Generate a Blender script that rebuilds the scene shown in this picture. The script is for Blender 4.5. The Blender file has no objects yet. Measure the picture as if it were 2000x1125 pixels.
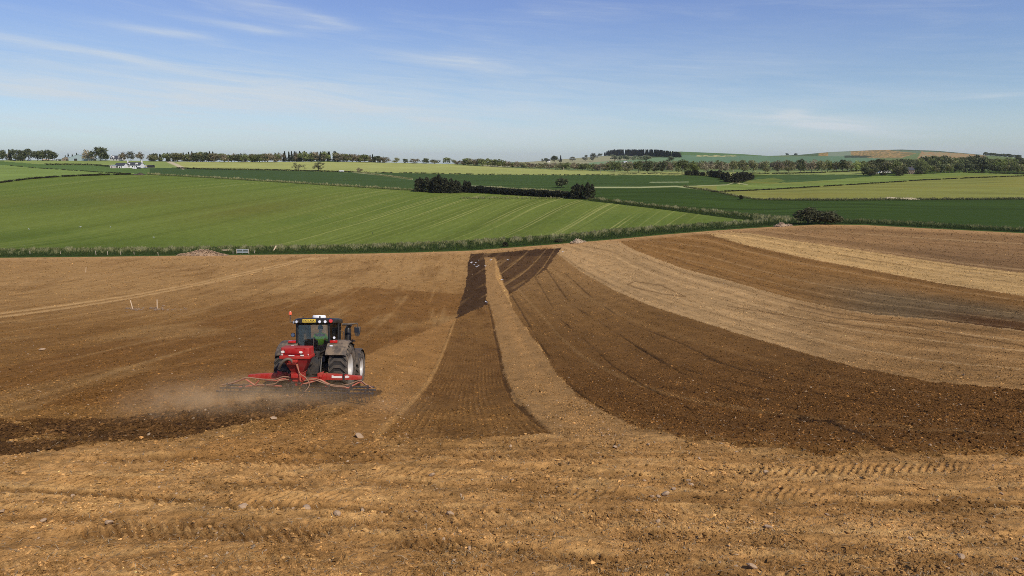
import bpy, bmesh, math, random
import numpy as np
from mathutils import Vector, Matrix, Euler

random.seed(7); RNG = np.random.default_rng(11)
SC = bpy.context.scene
COL = SC.collection
PI = math.pi

# ------------------------------------------------------------------ camera geometry (photo frame 2000 x 1125)
F, CX, CY, HOR = 1333.0, 1000.0, 562.5, 321.0
PITCH = math.atan((CY - HOR) / F)
CP, SP = math.cos(PITCH), math.sin(PITCH)
CAMZ = 9.0

# ------------------------------------------------------------------ numeric helpers
def pchip(xs, ys):
    xs = np.array(xs, float); ys = np.array(ys, float)
    h = np.diff(xs); d = np.diff(ys) / h
    m = np.zeros_like(ys)
    m[1:-1] = np.where(d[:-1] * d[1:] > 0, 2 * d[:-1] * d[1:] / (d[:-1] + d[1:] + 1e-12), 0)
    m[0], m[-1] = d[0], d[-1]
    def f(x):
        x = np.asarray(x, float)
        i = np.clip(np.searchsorted(xs, x) - 1, 0, len(xs) - 2)
        t = (x - xs[i]) / h[i]
        lo, hi = x < xs[0], x > xs[-1]
        r = ((2*t**3 - 3*t**2 + 1) * ys[i] + (t**3 - 2*t**2 + t) * h[i] * m[i]
             + (-2*t**3 + 3*t**2) * ys[i+1] + (t**3 - t**2) * h[i] * m[i+1])
        r = np.where(lo, ys[0] + (x - xs[0]) * m[0], r)
        return np.where(hi, ys[-1] + (x - xs[-1]) * m[-1], r)
    return f

def curve(pts):
    p = np.array(pts, float)
    return lambda x: np.interp(x, p[:, 0], p[:, 1])

def _h(ix, iy, s):
    n = (ix.astype(np.int64) * 374761393 + iy.astype(np.int64) * 668265263 + s * 1442695041) & 0xFFFFFFFF
    n = ((n ^ (n >> 13)) * 1274126177) & 0xFFFFFFFF
    n = (n ^ (n >> 16)) & 0xFFFF
    return n * (2 * PI / 65536.0)

def noise(x, y, s=0):
    "gradient noise, about -0.7..0.7"
    x = np.asarray(x, float); y = np.asarray(y, float)
    ix = np.floor(x); iy = np.floor(y); fx = x - ix; fy = y - iy
    u = fx*fx*fx*(fx*(fx*6-15)+10); v = fy*fy*fy*(fy*(fy*6-15)+10)
    def g(dx, dy):
        a = _h(ix + dx, iy + dy, s)
        return np.cos(a) * (fx - dx) + np.sin(a) * (fy - dy)
    a = g(0, 0); b = g(1, 0); c = g(0, 1); d = g(1, 1)
    return (a + (b - a) * u) * (1 - v) + (c + (d - c) * u) * v

def fbm(x, y, s=0, o=4, gain=.5):
    r = 0; a = 1.0; f = 1.0
    for k in range(o):
        r = r + a * noise(x * f + 17.3 * k, y * f - 9.1 * k, s + k); a *= gain; f *= 2.03
    return r

def sstep(a, b, x):
    t = np.clip((x - a) / (b - a), 0, 1); return t * t * (3 - 2 * t)

def inpoly(x, y, poly):
    x = np.asarray(x, float); y = np.asarray(y, float)
    p = np.array(poly, float); r = np.zeros(np.broadcast(x, y).shape, bool)
    j = len(p) - 1
    for i in range(len(p)):
        xi, yi = p[i]; xj, yj = p[j]
        c = (yi > y) != (yj > y)
        if yi != yj:
            r ^= c & (x < (xj - xi) * (y - yi) / (yj - yi) + xi)
        j = i
    return r

# ------------------------------------------------------------------ terrain: forward distance of the ground
SKY = curve([(-400,313),(0,313),(200,313),(330,315),(450,316),(560,316),(640,314.5),(740,317),(850,319.5),(920,320),
             (980,318.5),(1040,315.5),(1100,311),(1180,304.5),(1250,300),(1330,296),(1450,301),(1500,304.5),(1560,302.5),
             (1620,297),(1700,293.5),(1760,292),(1830,294.5),(1920,302.5),(2000,309),(2400,309)])
EDGE = curve([(-400,505),(0,503),(200,501),(345,499),(520,497),(700,495),(800,493),(920,489),(1000,483),(1080,477),(1140,472),(1200,467),
              (1300,457.5),(1400,449.5),(1500,443),(1600,438),(1690,439),(1800,445),(1900,450),(2000,455),(2400,464)])   # far edge of the bare soil
COLS = {  # photo column: (photo row, forward distance in metres), from the nearest ground to the skyline
 -300: [(1125,13),(900,18.4),(850,21),(800,25),(760,30),(700,41),(650,57),(612,75),(550,112),(505,160),(489,180),(420,262),(380,340),(352,430),(340,490),(335,520),(325,620),(318,740),(313,860)],
 0:   [(1125,13),(900,18.4),(850,21),(800,25),(760,30),(700,41),(650,58),(612,78),(550,120),(503,172),(489,192),(420,272),(380,350),(352,430),(340,490),(335,520),(325,620),(318,740),(313,860)],
 300: [(1125,13),(900,18.3),(850,20.3),(800,24),(760,27.8),(740,30.8),(680,45),(640,63),(603,85),(540,132),(499.7,180),(485,199),(440,248),(400,300),(370,365),(341,465),(330,590),(322,700),(314.6,830)],
 600: [(1125,13),(900,18.2),(850,20.2),(800,22.8),(768,25.4),(755,27),(744,29.3),(718,35),(700,40),(640,66),(590,94),(540,134),(496.1,186),(482,206),(440,254),(400,310),(370,370),(352,440),(340,530),(333,600),(325,700),(315.3,850)],
 930: [(1125,13),(900,18.4),(850,20.6),(812,25.2),(781,32),(750,40.5),(719,50),(688,60),(622,91),(591,109),(540,143),(488.2,188),(471,207),(440,245),(400,300),(377,345),(360,420),(345,520),(338,600),(330,710),(319.7,860)],
 1200:[(1125,13),(900,18.4),(850,20.6),(812,25),(760,34),(700,51),(640,74),(590,98),(540,130),(467,184),(449,206),(430,232),(395,292),(370,370),(355,450),(341,580),(335,690),(327,850),(318,1250),(310,1750),(303.2,2400)],
 1500:[(1125,13),(900,18.6),(850,20.6),(800,26),(760,32),(700,47),(620,75),(560,100),(500,136),(443,184),(430,222),(400,300),(388,332),(370,410),(355,500),(345,580),(336,670),(328,820),(318,1200),(310,1750),(304.5,2300)],
 1760:[(1125,13),(900,18.7),(850,20.9),(800,25.5),(760,30.5),(700,42),(620,65),(560,88),(500,125),(442.8,176),(432,212),(410,265),(389,326),(370,390),(352,490),(345,540),(335,620),(325,850),(315,1400),(305,2000),(292,2900)],
 2000:[(1125,13),(900,18.8),(850,21),(800,25),(760,29),(680,41),(600,61),(550,82),(500,114),(455,162),(447,188),(430,225),(400,295),(389,325),(365,410),(345,490),(338,570),(330,720),(320,1000),(309,1600)],
 2300:[(1125,13),(900,18.8),(850,21),(800,25),(760,29),(680,41),(600,58),(550,75),(500,104),(461.5,140),(450,170),(430,215),(400,290),(389,325),(365,410),(345,490),(338,570),(330,720),(320,1000),(309,1600)],
}
NS, NX = 900, 541
_sg = np.linspace(0, 2, NS)            # 0 nearest ground .. 1 edge of the soil .. 2 skyline
_xg = np.linspace(-300, 2300, NX)
def _warp(px, py):
    e, k = EDGE(px), SKY(px)
    return np.where(py > e, (1125.0 - py) / (1125.0 - e), 1 + (e - py) / (e - k))
def _table():
    ks = sorted(COLS); T = []
    base = None
    for k in ks:
        c = COLS[k]; ys = np.array([q[0] for q in c], float); Ys = np.log([q[1] for q in c])
        f = pchip(-ys, Ys)
        e, s = float(EDGE(k)), float(SKY(k))
        yy = np.where(_sg < 1, 1125 - _sg * (1125 - e), e - (_sg - 1) * (e - s))
        T.append(f(-yy))
    T = np.array(T)
    G = np.stack([pchip(ks, T[:, i])(_xg) for i in range(NS)])      # s, x
    def blur(a, n, ax):
        w = np.hanning(2 * n + 3)[1:-1]; w /= w.sum()
        pad = [(0, 0), (0, 0)]; pad[ax] = (n, n)
        b = np.pad(a, pad, mode='reflect', reflect_type='odd')
        return np.apply_along_axis(lambda v: np.convolve(v, w, 'valid'), ax, b)
    G = blur(G, 24, 1)
    # rows near the horizon need less smoothing than the near ones
    return blur(G, 10, 0)
_G = _table()
def DEPTH(px, py):
    px = np.clip(np.asarray(px, float), -300, 2300); py = np.asarray(py, float)
    s = _warp(px, py)
    sc = np.clip(s, 0, 2)
    a = sc / 2 * (NS - 1); b = (px + 300) / 2600 * (NX - 1)
    i = np.clip(a.astype(int), 0, NS - 2); j = np.clip(b.astype(int), 0, NX - 2)
    fa, fb = a - i, b - j
    v = (_G[i, j] * (1 - fa) * (1 - fb) + _G[i + 1, j] * fa * (1 - fb) + _G[i, j + 1] * (1 - fa) * fb + _G[i + 1, j + 1] * fa * fb)
    Y = np.exp(v)
    # in front of the frame the headland runs on level
    t0 = (-SP + (CY - 1125.0) / F * CP) / (CP + (CY - 1125.0) / F * SP)
    t1 = (-SP + (CY - py) / F * CP) / (CP + (CY - py) / F * SP)
    return np.where(py > 1125, Y * t0 / t1, Y)

def ray(px, py):
    cx = (np.asarray(px, float) - CX) / F; cy = (CY - np.asarray(py, float)) / F
    k = CP + cy * SP
    return cx / k, (-SP + cy * CP) / k
def at(px, py, Y=None):
    "world point of the ground seen at a photo position"
    u, t = ray(px, py)
    if Y is None: Y = DEPTH(px, py)
    return np.array([u * Y, Y + 0 * u, CAMZ + t * Y]).T
def size_px(px, py, n):
    "metres covered by n photo pixels on the ground there"
    cy = (CY - py) / F
    return float(n * DEPTH(px, py) / (CP + cy * SP) / F)
# ------------------------------------------------------------------ scene objects helpers
def tag(o, label=None, cat=None, group=None, kind=None):
    if label: o['label'] = label
    if cat: o['category'] = cat
    if group: o['group'] = group
    if kind: o['kind'] = kind
    return o

def lin(r, g, b, k=1.0):
    f = lambda c: (c / 255 / 12.92 if c <= 10 else ((c / 255 + .055) / 1.055) ** 2.4)
    return np.array([f(r) * k, f(g) * k, f(b) * k])

def nodes(m):
    m.use_nodes = True
    nt = m.node_tree; nt.nodes.clear()
    return nt, nt.nodes, nt.links

def mix_rgb(nt, fac, a, b, mode='MIX'):
    n = nt.nodes.new('ShaderNodeMix'); n.data_type = 'RGBA'; n.blend_type = mode; n.clamp_result = False
    for sock, v in ((n.inputs[0], fac), (n.inputs[6], a), (n.inputs[7], b)):
        if hasattr(v, 'is_output'): nt.links.new(v, sock)
        elif isinstance(v, (int, float)): sock.default_value = v if sock.type == 'VALUE' else (v, v, v, 1)
        else: sock.default_value = (*v[:3], 1)
    return n.outputs[2]

def math_n(nt, op, a, b=None, c=None, clamp=False):
    n = nt.nodes.new('ShaderNodeMath'); n.operation = op; n.use_clamp = clamp
    for i, v in enumerate((a, b, c)):
        if v is None: continue
        if hasattr(v, 'is_output'): nt.links.new(v, n.inputs[i])
        else: n.inputs[i].default_value = v
    return n.outputs[0]

def ramp(nt, fac, stops):
    n = nt.nodes.new('ShaderNodeValToRGB')
    e = n.color_ramp.elements
    while len(e) < len(stops): e.new(.5)
    for q, (p, c) in zip(e, stops):
        q.position = p; q.color = (c, c, c, 1) if isinstance(c, (int, float)) else (*c[:3], 1)
    nt.links.new(fac, n.inputs[0]); return n.outputs[0]

def noise_n(nt, vec, scale, detail=4, rough=.55, dist=0.0):
    n = nt.nodes.new('ShaderNodeTexNoise')
    n.inputs['Scale'].default_value = scale; n.inputs['Detail'].default_value = detail
    n.inputs['Roughness'].default_value = rough; n.inputs['Distortion'].default_value = dist
    if vec is not None: nt.links.new(vec, n.inputs['Vector'])
    return n.outputs[0]

def mat(name, col, rough=.6, metal=0.0, var=.18, scale=6.0, dirt=0.0, dirt_col=(.20, .14, .085), bump=0.0, bscale=40, spec=.5, coat=0.0, updirt=0.0):
    "principled material with noise variation and an optional layer of field dust"
    m = bpy.data.materials.new(name); nt, N, L = nodes(m)
    out = N.new('ShaderNodeOutputMaterial'); p = N.new('ShaderNodeBsdfPrincipled'); L.new(p.outputs[0], out.inputs[0])
    tc = N.new('ShaderNodeTexCoord'); o = tc.outputs['Object']
    n1 = noise_n(nt, o, scale, 5, .6)
    v = ramp(nt, n1, [(.25, 1 - var), (.75, 1 + var)])
    c = mix_rgb(nt, 1.0, col, v, 'MULTIPLY')
    if dirt or updirt:
        n2 = noise_n(nt, o, scale * .55, 6, .7, .3)
        f = ramp(nt, n2, [(.42, 0.0), (.62, 1.0)])
        f = math_n(nt, 'MULTIPLY', f, dirt)
        if updirt:
            g = N.new('ShaderNodeNewGeometry'); sx = N.new('ShaderNodeSeparateXYZ'); L.new(g.outputs['Normal'], sx.inputs[0])
            u = math_n(nt, 'MULTIPLY', math_n(nt, 'MAXIMUM', sx.outputs[2], 0.0), updirt)
            f = math_n(nt, 'ADD', f, math_n(nt, 'MULTIPLY', u, ramp(nt, n2, [(.25, .5), (.6, 1.0)])), clamp=True)
        c = mix_rgb(nt, f, c, dirt_col)
        r = math_n(nt, 'ADD', math_n(nt, 'MULTIPLY', f, .9 - rough), rough, clamp=True)
        L.new(r, p.inputs['Roughness'])
    else:
        p.inputs['Roughness'].default_value = rough
    L.new(c, p.inputs['Base Color'])
    p.inputs['Metallic'].default_value = metal
    p.inputs['Specular IOR Level'].default_value = spec
    p.inputs['Coat Weight'].default_value = coat
    if bump:
        b = N.new('ShaderNodeBump'); b.inputs['Strength'].default_value = bump; b.inputs['Distance'].default_value = .02
        L.new(noise_n(nt, o, bscale, 4, .6), b.inputs['Height']); L.new(b.outputs[0], p.inputs['Normal'])
    return m

def attr_mat(name, s1, s2, var, bump, bdist, b1, b2, rough=1.0, stretch=None, spec=.04):
    "ground cover: the surface's own colour from an attribute, broken up by noise in metres"
    m = bpy.data.materials.new(name); nt, N, L = nodes(m)
    out = N.new('ShaderNodeOutputMaterial'); p = N.new('ShaderNodeBsdfPrincipled'); L.new(p.outputs[0], out.inputs[0])
    a = N.new('ShaderNodeAttribute'); a.attribute_name = 'col'
    tc = N.new('ShaderNodeTexCoord'); v = tc.outputs['Object']
    if stretch:
        mp = N.new('ShaderNodeMapping'); mp.inputs['Scale'].default_value = stretch; L.new(v, mp.inputs[0]); v2 = mp.outputs[0]
    else: v2 = v
    n1 = noise_n(nt, v2, s1, 5, .62); n2 = noise_n(nt, v, s2, 4, .65)
    f = math_n(nt, 'MULTIPLY', ramp(nt, n1, [(.3, 1 - var), (.7, 1 + var)]), ramp(nt, n2, [(.3, 1 - var * 1.2), (.7, 1 + var * 1.2)]))
    L.new(mix_rgb(nt, 1.0, a.outputs[0], f, 'MULTIPLY'), p.inputs['Base Color'])
    p.inputs['Roughness'].default_value = rough; p.inputs['Specular IOR Level'].default_value = spec
    h = math_n(nt, 'ADD', math_n(nt, 'MULTIPLY', noise_n(nt, v, b1, 5, .6), 1.0), math_n(nt, 'MULTIPLY', noise_n(nt, v, b2, 3, .6), .5))
    b = N.new('ShaderNodeBump'); b.inputs['Strength'].default_value = bump; b.inputs['Distance'].default_value = bdist
    L.new(h, b.inputs['Height']); L.new(b.outputs[0], p.inputs['Normal'])
    return m

def np_mesh(name, V, Fq, material=None, col=None, smooth=True, tri=False):
    "mesh straight from arrays; Fq is (n,3) or (n,4)"
    me = bpy.data.meshes.new(name)
    V = np.asarray(V, np.float32); Fq = np.asarray(Fq, np.int32); k = Fq.shape[1]
    me.vertices.add(len(V)); me.vertices.foreach_set('co', V.ravel())
    me.loops.add(Fq.size); me.loops.foreach_set('vertex_index', Fq.ravel())
    me.polygons.add(len(Fq)); me.polygons.foreach_set('loop_start', np.arange(0, Fq.size, k, dtype=np.int32))
    me.polygons.foreach_set('use_smooth', np.full(len(Fq), smooth, bool))
    me.update(calc_edges=True)
    if col is not None:
        a = me.attributes.new('col', 'FLOAT_COLOR', 'POINT')
        a.data.foreach_set('color', np.concatenate([col, np.ones((len(col), 1))], 1).astype(np.float32).ravel())
    if material: me.materials.append(material)
    return me

def link(name, me, parent=None):
    o = bpy.data.objects.new(name, me); COL.objects.link(o)
    if parent is not None: o.parent = parent
    return o

# ------------------------------------------------------------------ ground sheet
NCOL = 1530
_px1 = np.linspace(-300, 2300, NCOL)
_sn = np.concatenate([np.linspace(-.62, 0, 72)[:-1], np.linspace(0, 1, 575)[:-1], np.linspace(1, 2, 235)])
NROW = len(_sn)
PXg = np.repeat(_px1[None], NROW, 0)
_E, _S = EDGE(_px1)[None], SKY(_px1)[None]
PYg = np.where(_sn[:, None] < 1, 1125 - _sn[:, None] * (1125 - _E), _E - (_sn[:, None] - 1) * (_E - _S))
Yg = DEPTH(PXg, PYg)
_u, _t = ray(PXg, PYg)
X = _u * Yg; Y = Yg.copy(); Z = CAMZ + _t * Yg
# metres between neighbouring vertices
DY = np.gradient(Y, axis=0); DX = Y / F * (2600 / NCOL)
SPC = np.maximum(np.abs(DY) * .8, DX)

C = np.zeros((NROW, NCOL, 3)); REG = np.zeros((NROW, NCOL), np.int8)
Dz = np.zeros((NROW, NCOL))
soil = PYg > EDGE(PXg) + .01
# wobble of drawn outlines, about a metre or two on the ground
_j = fbm(X * .35, Y * .12, 5, 3)
jx = PXg + _j * 900 / np.maximum(Y, 12) ** .9 * .35; jy = PYg + noise(X * .5, Y * .3, 9) * np.clip(40 / np.maximum(Y, 10), .2, 2.5)

_r = (noise(X * 2.4, Y * 1.1, 15) + .7 * noise(X * 6, Y * 3, 16)) * F / Y * .16
jx = jx + _r; jy = jy + _r * .35
def lay(mask, rgb, k=1.0):
    m = mask[..., None] if mask.dtype == bool else np.clip(mask, 0, 1)[..., None]
    m = m * k
    C[:] = C * (1 - m) + np.asarray(rgb) * m

def dist_line(pts, pad):
    "photo-pixel distance to a line, its fraction along it and signed side"
    p = np.array(pts, float)
    d = np.full(PXg.shape, 1e6); s = np.zeros(PXg.shape); sd = np.full(PXg.shape, 1e6); acc = 0.0
    for (x0, y0), (x1, y1) in zip(p[:-1], p[1:]):
        L2 = (x1 - x0) ** 2 + (y1 - y0) ** 2
        c = np.where((_px1 > min(x0, x1) - pad) & (_px1 < max(x0, x1) + pad))[0]
        if len(c) == 0: continue
        c0, c1 = c[0], c[-1] + 1
        qx, qy = PXg[:, c0:c1] - x0, PYg[:, c0:c1] - y0
        t = np.clip((qx * (x1 - x0) + qy * (y1 - y0)) / L2, 0, 1)
        dx, dy = qx - t * (x1 - x0), qy - t * (y1 - y0)
        dd = np.hypot(dx, dy)
        b = dd < d[:, c0:c1]
        d[:, c0:c1][b] = dd[b]; s[:, c0:c1][b] = (acc + t * math.sqrt(L2))[b]
        sd[:, c0:c1][b] = (dx * (y1 - y0) - dy * (x1 - x0))[b] / math.sqrt(L2)
        acc += math.sqrt(L2)
    return d, s, sd

# ---------- bare soil
K = 1.0
dry = lin(172, 126, 78, K); mid = lin(140, 98, 56, K); red = lin(122, 80, 42, K); damp = lin(70, 47, 29, K); fresh = lin(80, 55, 33, K)
pale = lin(176, 138, 94, K)
C[:] = lin(156, 114, 70, K)
# headland in front: wheelings that run across, lighter and darker
bands = fbm(X * .035 + 3, Y * .55 + X * .03, 21, 4)
front = sstep(800, 900, PYg)
lay(front, dry)
lay(front * sstep(.02, .40, bands), lin(126, 88, 50, K), .42)
lay(front * sstep(.10, .45, -bands), lin(188, 143, 92, K), .7)
scr = fbm(X * .5 + Y * .2, Y * 3.2 - X * .12, 22, 4)                  # scraped, drawn-out texture of the driven ground
lay(front * sstep(.05, .4, scr), lin(118, 82, 46, K), .42)
lay(front * sstep(.05, .4, -scr), lin(190, 147, 96, K), .38)
# left part of the field
left = (PXg < 1000) & soil
lf = left * sstep(905, 800, PYg)
lay(lf, lin(158, 118, 74, K))
lay(lf * sstep(560, 660, PYg + .05 * PXg), lin(134, 94, 52, K))
nearred = inpoly(jx, jy, [(330,640),(520,600),(700,560),(905,575),(889,622),(800,660),(715,694),(560,760),(300,790),(-300,800),(-300,730),(0,720)])
lay(nearred * 1.0, lin(122, 82, 43, K), .75)
lay(lf * sstep(.05, .5, fbm(X * .10, Y * .05, 31, 3)), lin(112, 76, 40, K), .45)
lay(lf * sstep(.1, .5, fbm(X * .12 + 9, Y * .04, 32, 3)), lin(166, 126, 80, K), .4)
# faint drill lines sweeping to the far corner
lq = noise(X * .55 + Y * .05, Y * .03, 33) + .6 * noise(X * 1.4 + Y * .1, Y * .06, 34)
lay(lf * sstep(.1, .6, lq), lin(170, 130, 84, K), .4)
lay(lf * sstep(.1, .6, -lq), lin(116, 80, 44, K), .35)
# triangular lighter wedge beside the combed strip
wedge = inpoly(jx, jy, [(889,622),(719,692),(690,735),(740,780),(600,830),(420,862),(300,905),(760,905),(735,852),(775,812),(807,781),(834,750),(852,719),(865,688)])
lay(wedge & soil, lin(152, 108, 63, K), .9)
# right-hand strips as a family of curves
f_t = curve([(930,430),(1150,452),(1300,452),(1462,455),(1538,468),(1645,483.5),(1775,503),(1890,520),(2000,533),(2300,566)])   # top of pale strip
f_d = curve([(930,440),(1200,459),(1320,452),(1381,457),(1454,478),(1576,504.5),(1699,527),(1852,556),(2000,578),(2300,622)])     # bottom of pale strip
f_c = curve([(930,448),(1190,466),(1205,470),(1240,489),(1332,524),(1423,548),(1546,583),(1622,600),(1699,613),(1813,623),(2000,646),(2300,680)])
f_b = curve([(930,420),(1040,470),(1089,496),(1135,531),(1198,566),(1260,593),(1332,617),(1431,648),(1546,682),(1660,715),(1813,745),(2000,762),(2300,795)])
f_a = curve([(930,470),(988,578),(1000,600),(1015,625),(1040,660),(1065,695),(1090,735),(1130,775),(1190,810),(1260,840),(1340,862),(1450,875),(1600,885),(2000,893),(2300,900)])
yt, yd, yc, yb, ya = (f(PXg) for f in (f_t, f_d, f_c, f_b, f_a))
ya = ya + sstep(740, 860, PYg) * (12 * fbm(X * .9, Y * .5, 18, 4) - 3)
W = np.where(jy < yt, (jy - 430) / np.maximum(yt - 430, 1),
    np.where(jy < yd, 1 + (jy - yt) / np.maximum(yd - yt, 1),
    np.where(jy < yc, 2 + (jy - yd) / np.maximum(yc - yd, 1),
    np.where(jy < yb, 3 + (jy - yc) / np.maximum(yb - yc, 1), 4 + (jy - yb) / np.maximum(ya - yb, 1)))))
right = soil & (PXg > 968) & (W < 5)
right &= ~((PYg < 500) & (PXg < 1080))
rf = right * 1.0
lay(rf * (W < 1), lin(140, 104, 68, K))
lay(rf * (W < 1) * sstep(1500, 1900, PXg) * sstep(.2, .8, W), lin(124, 92, 62, K), .7)
lay(rf * ((W >= 1) & (W < 2)), lin(184, 144, 94, K))
lay(rf * ((W >= 2) & (W < 3)), lin(136, 96, 54, K))
lay(rf * ((W >= 2) & (W < 3)) * sstep(1500, 1750, PXg) * sstep(.15, .6, W - 2), lin(106, 86, 62, K), .85)
lay(rf * ((W >= 2) & (W < 3)) * sstep(1750, 1950, PXg) * sstep(.6, .85, W - 2), lin(92, 60, 34, K), .9)
lay(rf * ((W >= 3) & (W < 4)), lin(170, 132, 90, K))
lay(rf * ((W >= 3) & (W < 4)) * sstep(1400, 1800, PXg), lin(150, 108, 64, K), .75)
A = (W >= 4) & (W < 5)
lay(rf * A, lin(100, 70, 40, K))
lay(rf * A * sstep(560, 800, PYg), lin(88, 58, 31, K))
lay(rf * A * sstep(640, 500, PYg), lin(120, 88, 56, K), .9)
# streaks that follow the strips
st = noise(W * 9, np.log(np.maximum(Y, 5)) * 3 + X * .02, 41) + .6 * noise(W * 26, np.log(np.maximum(Y, 5)) * 5 + X * .03, 42)
C *= (1 + np.where(right, .30 * st * np.where(A, .55, 1), 0))[..., None]
for n_l, lo_, hi_, ph_, k_ in ((6, 3, 4, .0, .5), (5, 2, 3, .3, .25), (3, 1, 2, .1, .35), (4, 0, 1, .2, .3), (4, 4, 5, .35, .22)):
    cw = np.cos(2 * PI * ((W - lo_) * n_l + ph_) + .5 * noise(W * 4, X * .01, 44)); zone = (W >= lo_) & (W < hi_); bk = sstep(-.35, .15, noise(W * 7, X * .03, 45 + n_l))
    lay(rf * zone * sstep(.86, .98, cw) * bk, lin(196, 156, 110, K), k_ * (.3 if lo_ == 4 else 1)); lay(rf * zone * sstep(.80, .97, -cw) * bk, lin(84, 58, 34, K), k_ * .9)
pk = sstep(.34, .5, noise(W * 17 + 3, X * .016, 43))
lay(rf * pk * (W > 3) * (W < 4), lin(190, 150, 104, K), .5)
lay(rf * pk * ((W < 3) | A), damp * 1.25, .33)
# crumbled transition between the dark ground and the driven headland
fz = np.exp(-((PYg - ya) / np.interp(PYg, [500, 760, 880], [2.0, 6.0, 12.0])) ** 2) * sstep(640, 800, PYg) * (PXg > 980)
lay(soil * fz * sstep(-.25, .3, noise(X * 2.6, Y * 1.6, 46) + .5 * noise(X * 7, Y * 5, 47)), lin(122, 88, 52, K), .75)
# headland strip along the far edge
eg = sstep(9, 2, PYg - EDGE(PXg)) * soil
lay(eg, lin(170, 128, 86, K), .8)

# combed strip in the middle
strip = [(890,622),(876,655),(865,688),(852,719),(834,750),(807,781),(775,812),(735,852),(900,858),(1075,848),(1034,812),(1003,781),(986,750),(980,719),(974,688),(967,657),(961,625),(954,594),(923,608)]
sm = inpoly(jx, jy, strip)
f_sl = curve([(591,897),(622,890),(655,876),(688,865),(719,852),(750,834),(781,807),(812,775),(852,735)])
f_sr = curve([(591,954),(625,961),(657,967),(688,974),(719,980),(750,986),(781,1003),(812,1034),(848,1075)])
sl, sr = f_sl(PYg), f_sr(PYg)
q = (PXg - sl) / (sr - sl)
lay(sm, lin(126, 88, 49, K))
lay(sm * sstep(.0, .5, fbm(X * .3, Y * .1, 51, 3)), lin(104, 70, 38, K), .7)
lay(sm * sstep(640, 700, PYg) * sstep(820, 760, PYg), lin(108, 73, 40, K), .6)
qr = np.sin(q * 2 * PI * 20 + 1.2 * noise(q * 5, Y * .12, 52)) * sstep(-.35, .2, noise(X * .8, Y * .35, 53))
lay(sm * sstep(.3, 1, qr) * sstep(150, 40, Y), lin(158, 115, 68, K), .30)
Dz += sm * (.014 * qr) * sstep(90, 40, Y)
# raised light line on its left, furrow on its right
d, s_, _ = dist_line([(889,624),(865,688),(852,719),(834,750),(807,781),(775,812),(735,850)], 40)
wd = np.interp(PYg, [600, 700, 850], [2.0, 4.5, 11.0])
lay(soil * sstep(1.0, .3, d / wd), lin(168, 124, 76, K), .7); Dz += soil * .05 * sstep(1.0, .2, d / wd)
d, s_, _ = dist_line([(954,594),(961,625),(967,657),(974,688),(980,719),(987,750),(1004,781),(1035,812),(1078,847)], 40)
wd = np.interp(PYg, [590, 700, 800, 848], [1.8, 4.3, 8.5, 5.0]); fade = sstep(852, 800, PYg)
fm = soil * sstep(1.05, .35, (d + 1.5 * noise(X * 2, Y * 2, 8)) / wd)
lay(fm * (.35 + .65 * fade), fresh, .8); Dz -= .08 * soil * sstep(1.2, .2, d / wd) * fade
Dz += soil * sstep(2.2, .8, d / wd) * fade * .05 * noise(X * 3.5, Y * 2.2, 78)
# lighter tongue of soil and bank right of the furrow
tong = inpoly(jx, jy, [(947,503),(968,503),(971,518),(977,534),(984,557),(994,577),(1000,600),(1015,625),(1040,660),(1065,695),(1090,735),(1130,775),(1190,810),(1235,832),(1230,880),(1085,850),(1037,812),(1006,781),(990,750),(984,719),(977,688),(970,657),(964,625),(957,594),(951,580)])
lay(tong & soil, lin(154, 114, 72, K), .95)
d, s_, _ = dist_line([(985,600),(1010,660),(1035,720),(1080,780),(1150,830),(1215,875)], 60)
wd = np.interp(PYg, [600, 700, 860], [9, 15, 48])
lay(tong * soil * sstep(1.0, .5, d / wd), lin(166, 122, 76, K), .6)
# damp freshly turned patches at the far end
p1 = inpoly(jx, jy, [(918,496),(964,494),(1000,491),(1050,487),(1097.6,484),(1065,527),(1043.6,541),(1016,562),(994,575),(984,557),(977,534),(971,518),(968,503),(947,503),(951,584),(954,594),(923,608),(890,622),(897,598),(908,562),(913,527)])
p1 &= ~inpoly(PXg, PYg, [(947,503.5),(968,503.5),(972,518),(978,534),(985,557),(994,578),(951,586)])
pst = noise((PXg * .62 + PYg) * .13, (PXg - PYg) * .012, 61)
lay(p1, lin(72, 50, 32, K))
lay(p1 * sstep(.12, .45, pst), lin(112, 82, 52, K), .6)
for l in ([(1004,575),(1040,545),(1062,520),(1085,484)], [(985,558),(1020,535),(1047,510),(1068,486)], [(978,535),(1005,515),(1030,492)]):
    d, s_, _ = dist_line(l, 8); lay(p1 * sstep(1.6, .5, d), lin(126, 94, 60, K), .6)
# narrow furrow lines in the worked right-hand ground
for l, w0 in (([(1045,541),(1092,622),(1142,664),(1198,716),(1260,755),(1350,800)], 1.2), ([(1067,526),(1114,594),(1204,650),(1275,697),(1330,728),(1450,770),(1600,812)], 1.3),
              ([(1240,675),(1301,709),(1400,740),(1560,775)], 1.6), ([(1105,535),(1160,585),(1230,632),(1332,671),(1416,713),(1560,745),(1750,775),(2000,800)], 1.2),
              ([(1560,818),(1630,826),(1690,850),(1740,876)], 7), ([(1380,700),(1600,770),(1850,812),(2000,826)], 1.6), ([(1000,578),(1060,680),(1120,760),(1190,808)], 1.6)):
    d, s_, _ = dist_line(l, 30); br = sstep(-.25, .25, noise(s_ * .02, PXg * 0 + w0, 77))
    m_ = soil * sstep(1.5, .4, d / w0) * (br if w0 < 5 else sstep(-.3, .2, noise(X * 1.5, Y * 1.5, 4)))
    lay(m_, lin(52, 35, 21, K), .7 if w0 < 5 else .9); Dz += (-.05 if w0 < 5 else .06 * noise(X * 3, Y * 3, 5)) * m_
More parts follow.
